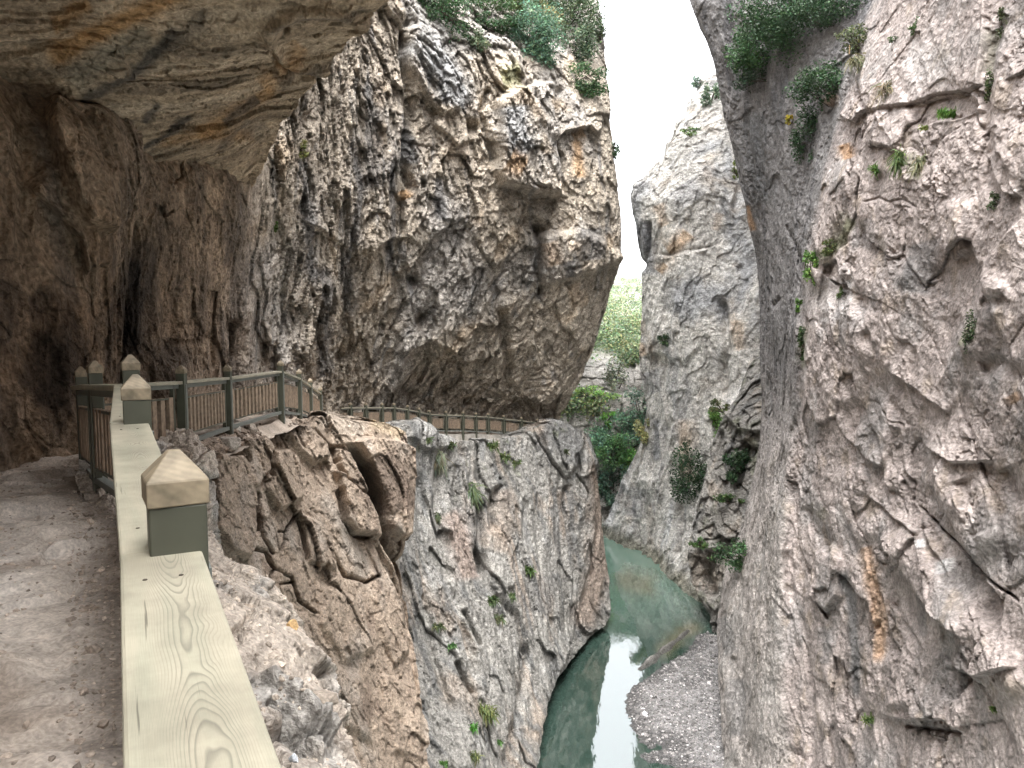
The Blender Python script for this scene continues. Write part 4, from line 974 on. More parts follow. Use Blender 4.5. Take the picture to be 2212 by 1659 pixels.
bar('gravel_bank', [(1530, 1368), (1508, 1372), (1492, 1396), (1456, 1426), (1412, 1456), (1388, 1470), (1366, 1484), (1352, 1505), (1353, 1535), (1364, 1572), (1384, 1604), (1400, 1618), (1420, 1610), (1444, 1614), (1420, 1622), (1380, 1628), (1374, 1636), (1400, 1648), (1440, 1652), (1480, 1668), (1500, 1720), (1520, 1900), (1800, 1900), (1740, 1400)], .42, 1.6, (.19, .184, .182))
bar('sand_bar', [(1378, 1446), (1388, 1430), (1440, 1392), (1484, 1360), (1492, 1362), (1470, 1384), (1430, 1418), (1400, 1442), (1384, 1450)], .42, .45, (.20, .19, .175), .07)
# ---------------------------------------------------------------- the railing line: (picture u, picture v of the rail top, depth)
def pt(u, v, d): return P(u, v, d)
near_posts = [A3([1.095, -2.0, .95]), A3([.205, -.20, .95]), A3([-.686, 1.60, .942]), pt(297, 912, 3.41), pt(283, 830, 5.51), pt(206, 830, 6.9), pt(176, 834, 8.34)]
mid_posts = [near_posts[-1], pt(392, 823, 10.3), pt(492, 815, 12.9), pt(606, 801, 15.8), pt(646, 817, 18.2), pt(670, 834, 20.8), pt(692, 850, 23.6)]
far_u = [700, 718, 757, 790, 825, 851, 880, 905, 927, 963, 1000, 1028, 1054, 1088, 1126, 1160]
far_v = [883, 882, 880, 880, 880, 880, 884, 889, 894, 896, 897, 899, 900, 904, 908, 912]
far_posts = [pt(u, v, d) for u, v, d in zip(far_u, far_v, np.linspace(31.5, 46.5, 16))]
FH = .95                                                     # railing height above the path
# ---------------------------------------------------------------- path sheet
line = [A3([6, -14, .95]), A3([2.9, -6, .95])] + near_posts[:1] + near_posts[1:] + mid_posts[1:] + [pt(694, 866, 27.5)] + far_posts[1:] + [far_posts[-1] + A3([.7, 1.6, -.7]), far_posts[-1] + A3([-1.0, 5, -1.6])]
line = np.stack(line); line[:, 2] -= FH
seg = np.r_[0, np.cumsum(np.linalg.norm(np.diff(line[:, :2], axis=0), axis=1))]
S = np.unique(np.r_[np.arange(0, 11, .12), np.arange(11, 32, .035), np.arange(32, seg[-1], .12)])
Lp = np.stack([np.interp(S, seg, line[:, i]) for i in range(3)], 1)
Ls = gsm(Lp, 10, 0)
T = np.gradient(Ls[:, :2], axis=0); T /= np.linalg.norm(T, axis=1)[:, None]
nrm = np.stack([-T[:, 1], T[:, 0]], 1)                        # to the left, towards the rock
wdt = np.interp(S, [0, 20, 26, 32, 40, 60], [9, 8.5, 7, 5, 4, 3.5])
ts = np.r_[-.16, -.08, np.linspace(0, .6, 150), np.linspace(.61, 1, 40)]
off = np.where(ts < 0, ts * 2.0, wdt[:, None] * ts[None])
X = Ls[:, None, 0] + nrm[:, None, 0] * off; Y = Ls[:, None, 1] + nrm[:, None, 1] * off
tt = np.broadcast_to(ts[None], X.shape)
Z = np.broadcast_to(Lp[:, None, 2], X.shape) - .02
g0 = np.stack([X, Y, Z], -1).reshape(-1, 3); gf = g0.astype(f32)
c1, i1, e1 = facets(warp(gf, .9, .3) / 1.1, .05, .12, .0)
c2, i2, e2 = facets(warp(gf, .3, .1) / .26, .014, .032)
c3, i3, e3 = facets(warp(gf, .1, .04) / .07, .0025, .006)
c2 = c2 + c3
pth = sst(.55, .2, np.abs(tt.reshape(-1) * wdt.repeat(len(ts)) - 1.5) / 2.2)      # trodden strip is smoother
rise = .5 * sst(2.6, 6.5, tt.reshape(-1) * wdt.repeat(len(ts)))
bump_ = .07 * fbm(gf / 1.3, 4) + c1 * (1 - .5 * pth) + c2 * (1 - .4 * pth) + .05 * np.maximum(0, ridged(warp(gf, .6, .3) / .9, 3) - .25) + .006 * fbm(gf / .05, 2)
edge_ = sst(0, .05, tt.reshape(-1)); 
z = g0[:, 2] + bump_ * (.35 + .65 * edge_) + rise - (.16 + .9 * sst(20, 27, g0[:, 1])) * sst(0, -.08, tt.reshape(-1))
gv = np.stack([g0[:, 0], g0[:, 1], z], 1)
gc = np.tile(A3([.57, .51, .45], f32), (len(gv), 1))
gc = mix(gc, (.64, .585, .53), sst(-.1, .3, fbm(gf / .8, 4)))
gc = mix(gc, (.27, .215, .17), .8 * sst(.05, .4, fbm(gf / 1.1 + 30, 4)))
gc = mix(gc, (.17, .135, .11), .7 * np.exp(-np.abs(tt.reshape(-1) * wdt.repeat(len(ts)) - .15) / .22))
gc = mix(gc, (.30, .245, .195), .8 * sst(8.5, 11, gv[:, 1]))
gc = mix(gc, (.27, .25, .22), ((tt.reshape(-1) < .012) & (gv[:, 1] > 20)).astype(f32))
gc = gc * (1 + .10 * RND[i2][:, :1] + .07 * RND[i1][:, 1:2])
k = np.arange(len(S) * len(ts)).reshape(len(S), len(ts))
gfc = np.stack([k[:-1, :-1], k[1:, :-1], k[1:, 1:], k[:-1, 1:]], -1).reshape(-1, 4)[:, ::-1]
zsplat(gv); RQ['path'] = (gv, *uvd(gv)[:2], None)
print('path', k.shape)
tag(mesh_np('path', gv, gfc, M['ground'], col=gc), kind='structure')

# ---------------------------------------------------------------- railings
def tube(mb, pts, r0, r1, k=5):
    pts = [A3(p, float) for p in pts]; n = len(pts); base = len(mb.v)
    for i, p in enumerate(pts):
        t = pts[min(i + 1, n - 1)] - pts[max(i - 1, 0)]; t /= np.linalg.norm(t) + 1e-9
        x = np.cross(t, [.3, .2, .9]); x /= np.linalg.norm(x) + 1e-9; y = np.cross(t, x)
        r = r0 + (r1 - r0) * i / (n - 1)
        for j in range(k):
            a = 2 * math.pi * j / k; mb.v.append(tuple(p + r * (math.cos(a) * x + math.sin(a) * y)))
    for i in range(n - 1):
        for j in range(k):
            q = base + i * k; mb.f.append((q + j, q + (j + 1) % k, q + k + (j + 1) % k, q + k + j))
def uv_plank(o, a, b):                                       # metres across and along the plank
    me = o.data; lay = me.uv_layers.new(name='UVMap')
    t = A3(b, float) - A3(a, float); t[2] = 0; t /= np.linalg.norm(t); n = A3([t[1], -t[0], 0])
    for li, l in enumerate(me.loops):
        q = A3(me.vertices[l.vertex_index].co) - a
        lay.data[li].uv = (float(q @ n) + .4 * float(q[2] + .02), float(q @ t))
def cap_mesh(name, c, t, w, z0, mat, parent):
    mb = MB()
    t = A3([t[0], t[1], 0.]); t /= np.linalg.norm(t); n = A3([t[1], -t[0], 0])
    def ring(h, z): return [A3([c[0], c[1], z]) + t * i * h / 2 + n * j * h / 2 for i, j in ((-1, -1), (-1, 1), (1, 1), (1, -1))]
    vs = ring(w, z0) + ring(w, z0 + .048) + ring(w * .97, z0 + .052) + ring(w * .2, z0 + .105)
    mb.v = [tuple(x) for x in vs]
    for k_ in range(3):
        for i in range(4):
            a, b = k_ * 4 + i, k_ * 4 + (i + 1) % 4
            mb.f.append((a, b, b + 4, a + 4))
    mb.f += [(3, 2, 1, 0), (12, 13, 14, 15)]
    return mb.build(name, mat, parent, bevel=.003)
def railing(name, posts, label, group=None, slats=9, detail=True, skip=(), split_z=None):
    root = empty(name, tuple(posts[0] - A3([0, 0, FH])))
    tag(root, label, 'railing', group)
    inv = A3(root.location)
    def loc(p): return A3(p, float) - inv
    n = len(posts)
    dirs = []
    for i in range(n):
        a = posts[max(0, i - 1)]; b = posts[min(n - 1, i + 1)]
        t = b - a; t[2] = 0; dirs.append(t / np.linalg.norm(t))
    for i, p in enumerate(posts):
        if ('p', i) in skip: continue
        q = loc(p); mb = MB()
        mb.post(q, dirs[i], .108, .108, q[2] - FH - .35, q[2] + .10)
        po = mb.build('post', M['paint'], root, bevel=.004 if detail else 0)
        if detail:
            st = MB(); nn = A3([dirs[i][1], -dirs[i][0], 0])
            st.post(q + nn * .058, dirs[i], .008, .05, q[2] - FH - .1, q[2] - .043); st.build('steel_strap', M['paint_light'], po)
        ra = random.gauss(0, .03); cap_mesh('post_cap', q + A3([random.gauss(0, .0015), random.gauss(0, .0015), 0]), A3([dirs[i][0] - ra * dirs[i][1], dirs[i][1] + ra * dirs[i][0], 0]), .116, q[2] + .10, M['cap_wood'], po)
    for i in range(n - 1):
        if ('b', i) in skip: continue
        a, b = loc(posts[i]), loc(posts[i + 1])
        t = b - a; L = np.linalg.norm(t[:2]); th = A3([t[0], t[1], 0]) / L
        step_z = .004 * (i % 2)
        mb = MB(); ext = th * .0
        mb.bar(a + A3([0, 0, step_z]), b + A3([0, 0, step_z]) - th * .006, .150, .042, -.032)
        hr = mb.build('handrail', M['rail_wood'], root, bevel=.006 if detail else 0)
        uv_plank(hr, a, b)
        if detail:
            for f_, o_ in ((.10, -.055), (.10, .005), (.90, -.055), (.90, .005)):
                q_ = a + t * f_ + A3([th[1], -th[0], 0]) * (o_ - .012); sc = MB(); tube(sc, [q_ + A3([0, 0, step_z - .004]), q_ + A3([0, 0, step_z + .0012])], .0048, .0042, 8)
                m_ = len(sc.v); sc.f.append(tuple(range(m_ - 8, m_))); sc.build('screw', M['bark'], hr)
        s = t / L                                            # along per metre, with slope
        A = a + s * .065; B = b - s * .065
        mb = MB(); mb.bar(A + A3([0, 0, -.046]), B + A3([0, 0, -.046]), .05, .05, -.03); mb.build('upper_beam', M['paint_light'], root)
        mb = MB(); mb.bar(A + A3([0, 0, -.80]), B + A3([0, 0, -.80]), .07, .055, -.015); mb.build('bottom_rail', M['paint_light'], root)
        pa, pb = a + s * .16, b - s * .16
        sh_ = A3([th[1], -th[0], 0]) * -.03; pa = pa + sh_; pb = pb + sh_
        mb = MB()
        mb.bar(pa + A3([0, 0, -.21]), pb + A3([0, 0, -.21]), .045, .022); mb.bar(pa + A3([0, 0, -.70]), pb + A3([0, 0, -.70]), .045, .022)
        for e_ in (pa, pb):
            mb.post(e_ - s * .02 * (1 if e_ is pb else -1), th, .05, .04, e_[2] - .80, e_[2] - .048)
        fr = mb.build('panel_frame', M['paint'], root)
        mb = MB(); m = slats if isinstance(slats, int) else max(5, int(L / .21))
        span = pb - pa
        for j in range(m):
            q = pa + span * ((j + .5) / m)
            z_ = q[2]
            mb.post(q + A3([random.uniform(-.003, .003), 0, 0]), th, .045, .09 if m > 9 or slats == 'auto' else .055, z_ - .708, z_ - .205)
        mb.build('slat_panel', M['slat'], fr)
    return root
random.seed(4)
railing('wooden_railing', near_posts, 'nearest railing with a broad pale plank handrail running away from the camera along the path', slats='auto')
railing('wooden_railing', mid_posts, 'brown slatted railing bending round the cave, standing between the scree and the dark back wall', slats='auto', skip=(('p', 0),))
railing('wooden_railing', far_posts, 'long distant railing with knobbed posts crossing the top of the grey rock under the overhang', slats=9, detail=False)
# ---------------------------------------------------------------- plants
def leaf_mesh(pts, sizes, cols, rng, flat=.5):
    n = len(pts)
    a = rng.normal(size=(n, 3)); a[:, 2] *= .7; a /= np.linalg.norm(a, axis=1)[:, None]
    b = rng.normal(size=(n, 3)); b -= (b * a).sum(1)[:, None] * a; b /= np.linalg.norm(b, axis=1)[:, None]
    s = sizes[:, None]
    v = np.stack([pts - a * s * .5, pts + b * s * .26, pts + a * s * .5, pts - b * s * .26], 1).reshape(-1, 3)
    f = np.arange(4 * n).reshape(n, 4)
    return v, f, np.repeat(cols, 4, axis=0)
def leafcol(n, c, rng, var=.35):
    k = np.exp(rng.normal(0, var, size=(n, 1)))
    c = 1.25 * A3(c, float)[None] * k
    c[:, 0] *= np.exp(rng.normal(0, .14, n)); c[:, 2] *= np.exp(rng.normal(0, .12, n))
    return np.clip(c, .004, .6)
PLANTS = []
def shrub(name, cat, label, u, v, ru, rv, c, dens=1.0, root=None, lift=.35, seed=0, group='shrubs rooted on the gorge walls', d=None, droop=0.0):
    rng = np.random.RandomState(1000 + int(u * 7 + v * 13) % 9999 + seed)
    d = d or depth_at(u, min(max(v, 4), 1650)); d0 = d
    k_g = 1.3 if 'top' in group else 1.3 if 'bend' in group else 1.15 if 'far right' in group else 1.0
    ru, rv = ru * k_g, rv * k_g
    Rx, Rz = 1.18 * ru * d / F, 1.18 * rv * d / F; Ry = min(Rx, Rz) * .9 + .1 * max(Rx, Rz)
    base = P(*(root or (u, v + rv * .5)), d + .05)
    cen = P(u, v, d) - FW * Ry * lift
    K = int(np.clip(7 + 26 * (ru * rv) / 4000, 6, 46))
    px = d / 797.0                                              # size of one pixel out there
    ls = np.clip(px * 2.7, .035, .30)
    area = ru * rv * 3.14 * .2144                               # pixels covered
    n = int(np.clip(area * 2.3 * dens, 90, 16000))
    cl = rng.normal(size=(K, 3)); cl /= np.linalg.norm(cl, axis=1)[:, None]; cl *= rng.uniform(.25, .88, size=(K, 1)) ** .6
    cl[:, 2] -= droop * np.abs(cl[:, 0])
    cr = rng.uniform(.24, .48, K)
    w = cr ** 2; w /= w.sum(); who = rng.choice(K, n, p=w)
    q = rng.normal(size=(n, 3)); q /= np.linalg.norm(q, axis=1)[:, None]; q *= rng.uniform(0, 1, (n, 1)) ** .45
    loc = cl[who] + q * cr[who][:, None]
    pts = cen + loc[:, :1] * Rx * RT + loc[:, 2:] * Rz * UP + loc[:, 1:2] * Ry * FW
    cols = leafcol(n, c, rng) * np.exp(rng.normal(0, .22, K))[who][:, None]
    ob = empty(name, tuple(base)); tag(ob, label, cat, group)
    vv, ff, cc = leaf_mesh(pts - base, ls * rng.uniform(.6, 1.35, n), cols, rng)
    mesh_np('foliage', vv, ff, M['leaf'], ob, smooth=False, col=cc)
    mb = MB()
    for k_ in range(min(K, 16)):
        tip = cen + cl[k_, 0] * Rx * RT + cl[k_, 2] * Rz * UP + cl[k_, 1] * Ry * FW - base
        mid = tip * .5 + rng.normal(size=3) * .12 * max(Rx, Rz) + A3([0, 0, -.08 * Rz])
        tube(mb, [(0, 0, 0), mid * .5, mid, tip], max(.012, min(.09, px * .75)), max(.006, px * .28), 4)
    mb.build('branches', M['bark'], ob)
    return ob
def tuft(name, label, u, v, ru, rv, c, n=90, hang=0.0, group='grass tufts on the rock', d=None, bent=.5):
    rng = np.random.RandomState(int(u * 11 + v * 5) % 99991)
    d = d or depth_at(u, v); px = d / 797.0
    base = P(u, v, d)
    L = rv * d / F * 1.5; Wd = ru * d / F
    o = rng.uniform(-1, 1, (n, 1)) * Wd * .8 * RT + rng.normal(size=(n, 1)) * .25 * L * UP * .6 - rng.uniform(0, .2, (n, 1)) * FW * Wd
    up = A3([0, 0, 1.0])
    dirs = rng.normal(size=(n, 3)) * .55 + up * (.9 - 1.9 * hang) - FW * .5
    dirs /= np.linalg.norm(dirs, axis=1)[:, None]
    ln = L * rng.uniform(.4, 1.0, (n, 1))
    side = np.cross(dirs, FW + rng.normal(size=(n, 3)) * .4); side /= np.linalg.norm(side, axis=1)[:, None] + 1e-9
    wd = np.clip(px * .55, .006, .08) * rng.uniform(.6, 1.4, (n, 1))
    p0 = o; p1 = o + dirs * ln * .55; p2 = p1 + (dirs * .6 - up * bent) * ln * .45
    v_ = np.stack([p0 - side * wd, p0 + side * wd, p1 + side * wd * .8, p1 - side * wd * .8, p2 + side * wd * .15, p2 - side * wd * .15], 1).reshape(-1, 3)
    k = np.arange(n)[:, None] * 6
    f = np.concatenate([k + [0, 1, 2, 3], k + [3, 2, 4, 5]])
    cc = np.repeat(leafcol(n, c, rng, .3), 6, axis=0)
    ob = mesh_np(name, v_, f, M['leaf'], None, smooth=False, col=cc)
    ob.location = base
    return tag(ob, label, 'grass tuft', group)
DK, MG, BG, LG, OL, YE = (.030, .062, .026), (.05, .095, .035), (.075, .135, .085), (.10, .19, .045), (.085, .11, .045), (.19, .165, .05)
S = 'shrub'
TOPG = 'shrubs on top of the overhanging cliff'
shrub('shrub', S, 'dark green shrub at the top of the cliff just right of the cave roof lip', 955, 20, 52, 48, DK, group=TOPG)
shrub('small_tree', 'tree', 'small thin tree with a dark leaning trunk on the pale ledge above the cliff', 1045, -6, 48, 22, MG, .6, root=(1036, 46), group=TOPG)
shrub(S, S, 'low dark shrub lying flat along the ledge below the leaning tree', 1068, 52, 46, 15, DK, group=TOPG)
shrub(S, S, 'blue green rounded bush hanging over the middle of the cliff top', 1142, 80, 44, 46, BG, group=TOPG)
shrub(S, S, 'pale blue green bush tucked under the rounded bush, trailing to its lower right', 1168, 112, 26, 26, BG, group=TOPG)
shrub(S, S, 'olive green bush at the picture top, left of the dry yellow one', 1112, 14, 44, 34, OL, group=TOPG)
shrub(S, S, 'dry yellowish bush between the green bushes on the cliff top', 1172, 34, 28, 26, (.17, .15, .07), .8, group=TOPG)
shrub(S, S, 'largest grey green bush of the cliff top, close to its right corner', 1228, 32, 56, 46, (.055, .085, .042), group=TOPG)
shrub(S, S, 'tall sparse bush spilling down from the largest cliff-top bush', 1238, 100, 32, 40, (.06, .09, .05), .8, group=TOPG)
shrub(S, S, 'dark branched bush jutting over the sheer face at the cliff corner', 1262, 178, 38, 26, (.045, .085, .035), 1.0, root=(1232, 184), group=TOPG)
shrub(S, S, 'small greyish bush on the skyline edge of the cliff corner', 1284, 72, 16, 24, (.08, .11, .06), .8, group=TOPG)
shrub(S, S, 'small pale grey green bush above the grey slab', 1034, 88, 22, 17, (.10, .13, .075), .8, group=TOPG)
shrub(S, S, 'tiny dark bush clinging to the outer edge of the cliff high above the overhang', 1326, 322, 7, 18, DK, group=TOPG)
shrub('moss_cushion', 'moss', 'yellow green moss cushion on the lit cliff near the cave roof corner', 652, 323, 13, 15, (.16, .17, .06), 1.3, lift=.15, group='moss on the lit cliff')
shrub('moss_cushion', 'moss', 'dark green moss cushion on the lit cliff below the cave roof corner', 596, 489, 12, 13, (.07, .11, .03), 1.3, lift=.15, group='moss on the lit cliff')
RG = 'shrubs rooted on the right hand wall'
shrub('evergreen_tree', 'tree', 'big glossy evergreen crown leaning out at the top of the right hand wall', 1690, 52, 112, 74, DK, 1.15, root=(1800, 60), lift=.7, group=RG)
shrub('evergreen_tree', 'tree', 'left drooping lobe of evergreen foliage nearest the sky gap', 1618, 112, 54, 50, (.035, .072, .028), 1.1, root=(1720, 110), lift=.6, group=RG)
shrub('evergreen_tree', 'tree', 'dark evergreen foliage filling the top of the cleft beside the pale slab', 1800, 22, 104, 44, (.026, .052, .024), 1.1, root=(1860, 50), lift=.5, group=RG)
shrub(S, S, 'thin dark twiggy shrub hanging below the evergreen crown beside the sky', 1630, 186, 54, 28, (.026, .046, .024), .55, root=(1740, 180), lift=.4, group=RG)
shrub(S, S, 'round dark glossy shrub in the middle of the cleft', 1772, 206, 58, 46, DK, 1.05, root=(1822, 250), lift=.5, group=RG)
shrub(S, S, 'lowest dark shrub of the cleft, tall and narrow', 1742, 292, 32, 52, (.026, .052, .022), .85, root=(1790, 300), lift=.4, group=RG)
shrub(S, S, 'olive shrub hanging on the rock right of the evergreen crown', 1856, 96, 52, 32, (.06, .075, .032), .6, lift=.3, group=RG)
shrub(S, S, 'small yellowing twig cluster beside the round dark shrub', 1708, 262, 16, 12, (.26, .21, .03), .7, lift=.4, group=RG)
shrub(S, S, 'small green shrub on the pale slab at the picture top', 1972, 56, 16, 18, (.06, .095, .04), .8, lift=.2, group=RG)
shrub(S, S, 'small dark shrub on the pale slab just left of the other one', 1934, 84, 12, 11, (.05, .08, .035), .8, lift=.2, group=RG)
shrub('fern', 'fern', 'bright green fern in the long vertical crack of the right hand wall', 1750, 578, 18, 32, LG, 1.1, lift=.25, group='ferns in the vertical crack')
shrub('fern', 'fern', 'small bright fern lower down the long crack', 1724, 660, 9, 15, LG, 1.1, lift=.25, group='ferns in the vertical crack')
shrub('fern', 'fern', 'dark trailing fern near the foot of the long crack', 1734, 745, 9, 36, (.04, .065, .025), .9, lift=.2, group='ferns in the vertical crack')
shrub('fern', 'fern', 'olive fern on the ridge above the bright crack fern', 1796, 532, 30, 15, (.075, .095, .035), .8, lift=.2, group='ferns in the vertical crack')
shrub('fern', 'fern', 'tiny fern on the pink rock right of the crack', 1814, 632, 9, 13, (.08, .12, .04), .9, lift=.2, group='ferns in the vertical crack')
shrub(S, S, 'dark ivy strip growing down the step at the right edge of the wall', 2098, 718, 16, 46, (.045, .07, .03), .7, lift=.15, group=RG)
shrub(S, S, 'dark moss clump high in the groove at the far right', 2170, 48, 16, 34, (.06, .075, .035), .6, lift=.15, group=RG)
shrub(S, S, 'thin green growth in the groove right of the grassy ledge', 2140, 178, 12, 34, (.06, .08, .035), .6, lift=.15, group=RG)
shrub(S, S, 'pale green patch on the wall below the right hand step', 2146, 436, 16, 22, (.07, .10, .05), .6, lift=.15, group=RG)
GT = 'grass tufts on the right hand wall'
tuft('grass_tuft', 'bright green grass strip along the narrow ledge under the horizontal crack', 2056, 252, 42, 15, LG, 420, group=GT)
tuft('grass_tuft', 'short yellow green grass at the left end of the ledge', 2000, 280, 22, 9, (.16, .19, .06), 120, group=GT)
tuft('grass_tuft', 'long green grass hanging from the pink rock', 1944, 342, 15, 32, (.075, .11, .035), 220, .8, group=GT)
tuft('grass_tuft', 'pale dry grass hanging beside the long green tuft', 1990, 352, 16, 38, (.13, .135, .07), 200, .9, group=GT)
tuft('grass_tuft', 'small bright tuft left of the hanging grass', 1892, 368, 12, 16, (.09, .16, .04), 120, .3, group=GT)
tuft('grass_tuft', 'thin dry grass falling from the slab beside the cleft', 1916, 190, 22, 34, (.13, .12, .075), 120, .9, group=GT)
tuft('grass_tuft', 'dry olive grass beneath the olive shrub', 1860, 132, 36, 26, (.10, .10, .05), 160, .8, group=GT)
tuft('grass_tuft', 'little tuft at the foot of the wall near the picture bottom', 1880, 1555, 22, 16, (.11, .16, .05), 130, .2, group=GT)
tuft('grass_tuft', 'small tuft low on the right of the wall', 2234 - 87, 1532, 12, 9, (.11, .16, .05), 90, .2, group=GT)
FB = 'bushes on the far right bank'
shrub(S, S, 'dark bush with hanging branches on the buttress above the gravel bank', 1600, 1192, 54, 25, (.032, .066, .026), 1.0, root=(1636, 1230), lift=.5, group=FB)
shrub(S, S, 'large dark bush in the shaded hollow of the far wall', 1492, 1034, 36, 56, (.022, .048, .02), 1.1, group=FB)
shrub(S, S, 'dark bush under the jutting rock of the buttress', 1590, 1006, 26, 28, (.024, .05, .022), 1.0, group=FB)
shrub(S, S, 'bright green bush on the shoulder left of the jutting rock', 1550, 912, 20, 28, LG, 1.1, group=FB)
shrub(S, S, 'olive bush above the bright green one', 1560, 880, 22, 15, (.10, .12, .05), .8, group=FB)
shrub(S, S, 'flat green bush below the jutting rock', 1578, 1080, 30, 13, (.05, .09, .03), .9, group=FB)
shrub(S, S, 'small green bush just above the far water edge', 1508, 1172, 14, 12, (.07, .13, .04), .9, group=FB)
shrub(S, S, 'small bush alone in the middle of the far wall', 1440, 736, 15, 14, (.06, .11, .05), .9, group=FB)
shrub(S, S, 'feathery bush on the skyline at the top of the far wall', 1508, 184, 17, 13, (.12, .17, .12), .8, d=66, group=FB)
shrub(S, S, 'pale green bush against the right hand wall at the top of the far wall', 1536, 214, 16, 24, (.13, .19, .12), .9, group=FB)
shrub(S, S, 'flat pale bush on the upper slope of the far wall', 1490, 288, 26, 9, (.12, .19, .07), .8, group=FB)
shrub(S, S, 'yellowish small bush at the edge where the right hand wall hides the far wall', 1590, 372, 8, 18, (.15, .19, .06), .9, group=FB)
TB = 'trees at the bend of the river'
for lab, u, v, ru, rv, c, dn in (
    ('large blue green tree at the bend of the river', 1350, 950, 54, 42, BG, 1.0), ('grey green tree above the large one at the bend', 1382, 890, 42, 36, (.085, .13, .095), .9), ('yellowish bush pressed against the far wall at the bend', 1396, 928, 17, 24, (.17, .17, .08), .9),
    ('leafy green tree leaning left behind the grey rock', 1318, 978, 34, 28, (.075, .145, .06), 1.0), ('darker tree low behind the corner of the grey rock', 1322, 1052, 24, 38, (.05, .085, .06), .9), ('bright green bush on the pale slope left of the bend trees', 1310, 905, 18, 16, (.10, .21, .05), 1.0),
    ('greyish bush on the pale slope, highest of the bend', 1335, 820, 24, 28, (.10, .115, .08), .8), ('flat light green bush under the overhang tip', 1275, 856, 36, 13, (.12, .20, .06), .9), ('light green bush at the foot of the large tree', 1358, 990, 22, 17, (.10, .20, .06), 1.0)):
    c = tuple(1.45 * x for x in c)
    shrub('bend_tree' if 'tree' in lab else S, 'tree' if 'tree' in lab.split(' at ')[0] else S, lab, u, v, ru, rv, c, dn, group=TB)
GB = 'grass tufts on the grey rock'
for lab, u, v, ru, rv, c, n, hg in (
    ('grey dry grass hanging from the pale peak of the grey rock', 945, 985, 18, 30, (.13, .135, .09), 200, .9), ('dark tuft beside the dry grass near the top of the grey rock', 973, 962, 9, 13, (.05, .065, .03), 90, .4), ('green tuft on the sloping top of the grey rock', 1062, 964, 17, 13, (.07, .095, .035), 180, .3), ('green tuft a step lower on the sloping top', 1086, 988, 15, 13, (.07, .095, .035), 150, .4),
    ('thin green growth down the upper flute of the grey rock', 1020, 1062, 8, 32, (.07, .10, .05), 150, .9), ('tuft near the left edge of the grey rock', 924, 950, 9, 11, (.08, .10, .045), 80, .4), ('dark small tuft on the dark block at the fence end', 1220, 977, 8, 9, (.05, .06, .03), 70, .2), ('tuft on the right shoulder of the grey rock', 1116, 1000, 9, 8, (.08, .11, .045), 70, .2),
    ('green tuft in the middle of the grey rock face', 1142, 1232, 11, 13, (.06, .10, .03), 110, .4), ('tuft in the fold at the centre of the grey face', 1062, 1296, 15, 15, (.06, .09, .035), 150, .4), ('thin tuft right of the fold tuft', 1104, 1288, 10, 12, (.07, .10, .04), 90, .5), ('tuft below the fold on the grey face', 1072, 1336, 16, 14, (.075, .095, .045), 130, .5),
    ('small tuft low on the left of the grey face', 946, 1352, 13, 12, (.07, .09, .04), 100, .4), ('bright tuft under the left fold of the grey face', 978, 1396, 9, 10, (.06, .13, .04), 80, .3), ('olive grass patch near the bottom of the grey face', 1046, 1536, 24, 26, (.10, .125, .045), 260, .5), ('bright green sprig beside the olive patch', 1022, 1572, 10, 13, (.06, .17, .03), 100, .2),
    ('low tuft at the bottom edge of the grey face', 1020, 1634, 20, 15, (.08, .10, .04), 160, .4), ('bright tuft at the bottom of the crevice between the two rocks', 957, 1650, 12, 9, (.07, .15, .04), 90, .2), ('small sprig near the waterline on the grey face', 1078, 1604, 8, 9, (.07, .14, .04), 70, .2), ('dark tuft halfway down the left flute', 945, 1116, 8, 14, (.06, .075, .035), 80, .6)):
    tuft('grass_tuft', lab, u, v, ru, rv, c, n, hg, group=GB)
# ---- scrub that covers the hill beyond the bend: one mass
q, hu, hv, _ = RQ['hillside']
rng = np.random.RandomState(5)
m = np.where((hu > 1200) & (hu < 1480) & (hv > 600) & (hv < 900) & (fbm((q / 6).astype(f32), 3) > np.where(hv < 790, -.15, .12)))[0]
if len(m):
    cs = q[rng.choice(m, 800)]
    allp = []; allc = []; sz = []
    for c in cs:
        r = rng.uniform(1.0, 2.6); n = 60
        o = rng.normal(size=(n, 3)); o /= np.linalg.norm(o, axis=1)[:, None]; o *= rng.uniform(.3, 1, (n, 1)) * r * [1, 1, .8]
        allp.append(c + o + [0, 0, r * .4]); k = rng.uniform(.5, 1.3)
        allc.append(leafcol(n, A3([(.14, .20, .095), (.12, .175, .10), (.20, .22, .11)][rng.randint(3)]) * k, rng, .25)); sz.append(np.full(n, .34) * rng.uniform(.7, 1.3, n))
    vv, ff, cc = leaf_mesh(np.concatenate(allp), np.concatenate(sz), np.concatenate(allc), rng)
    tag(mesh_np('hillside_scrub', vv, ff, M['leaf'], None, False, cc), kind='stuff')
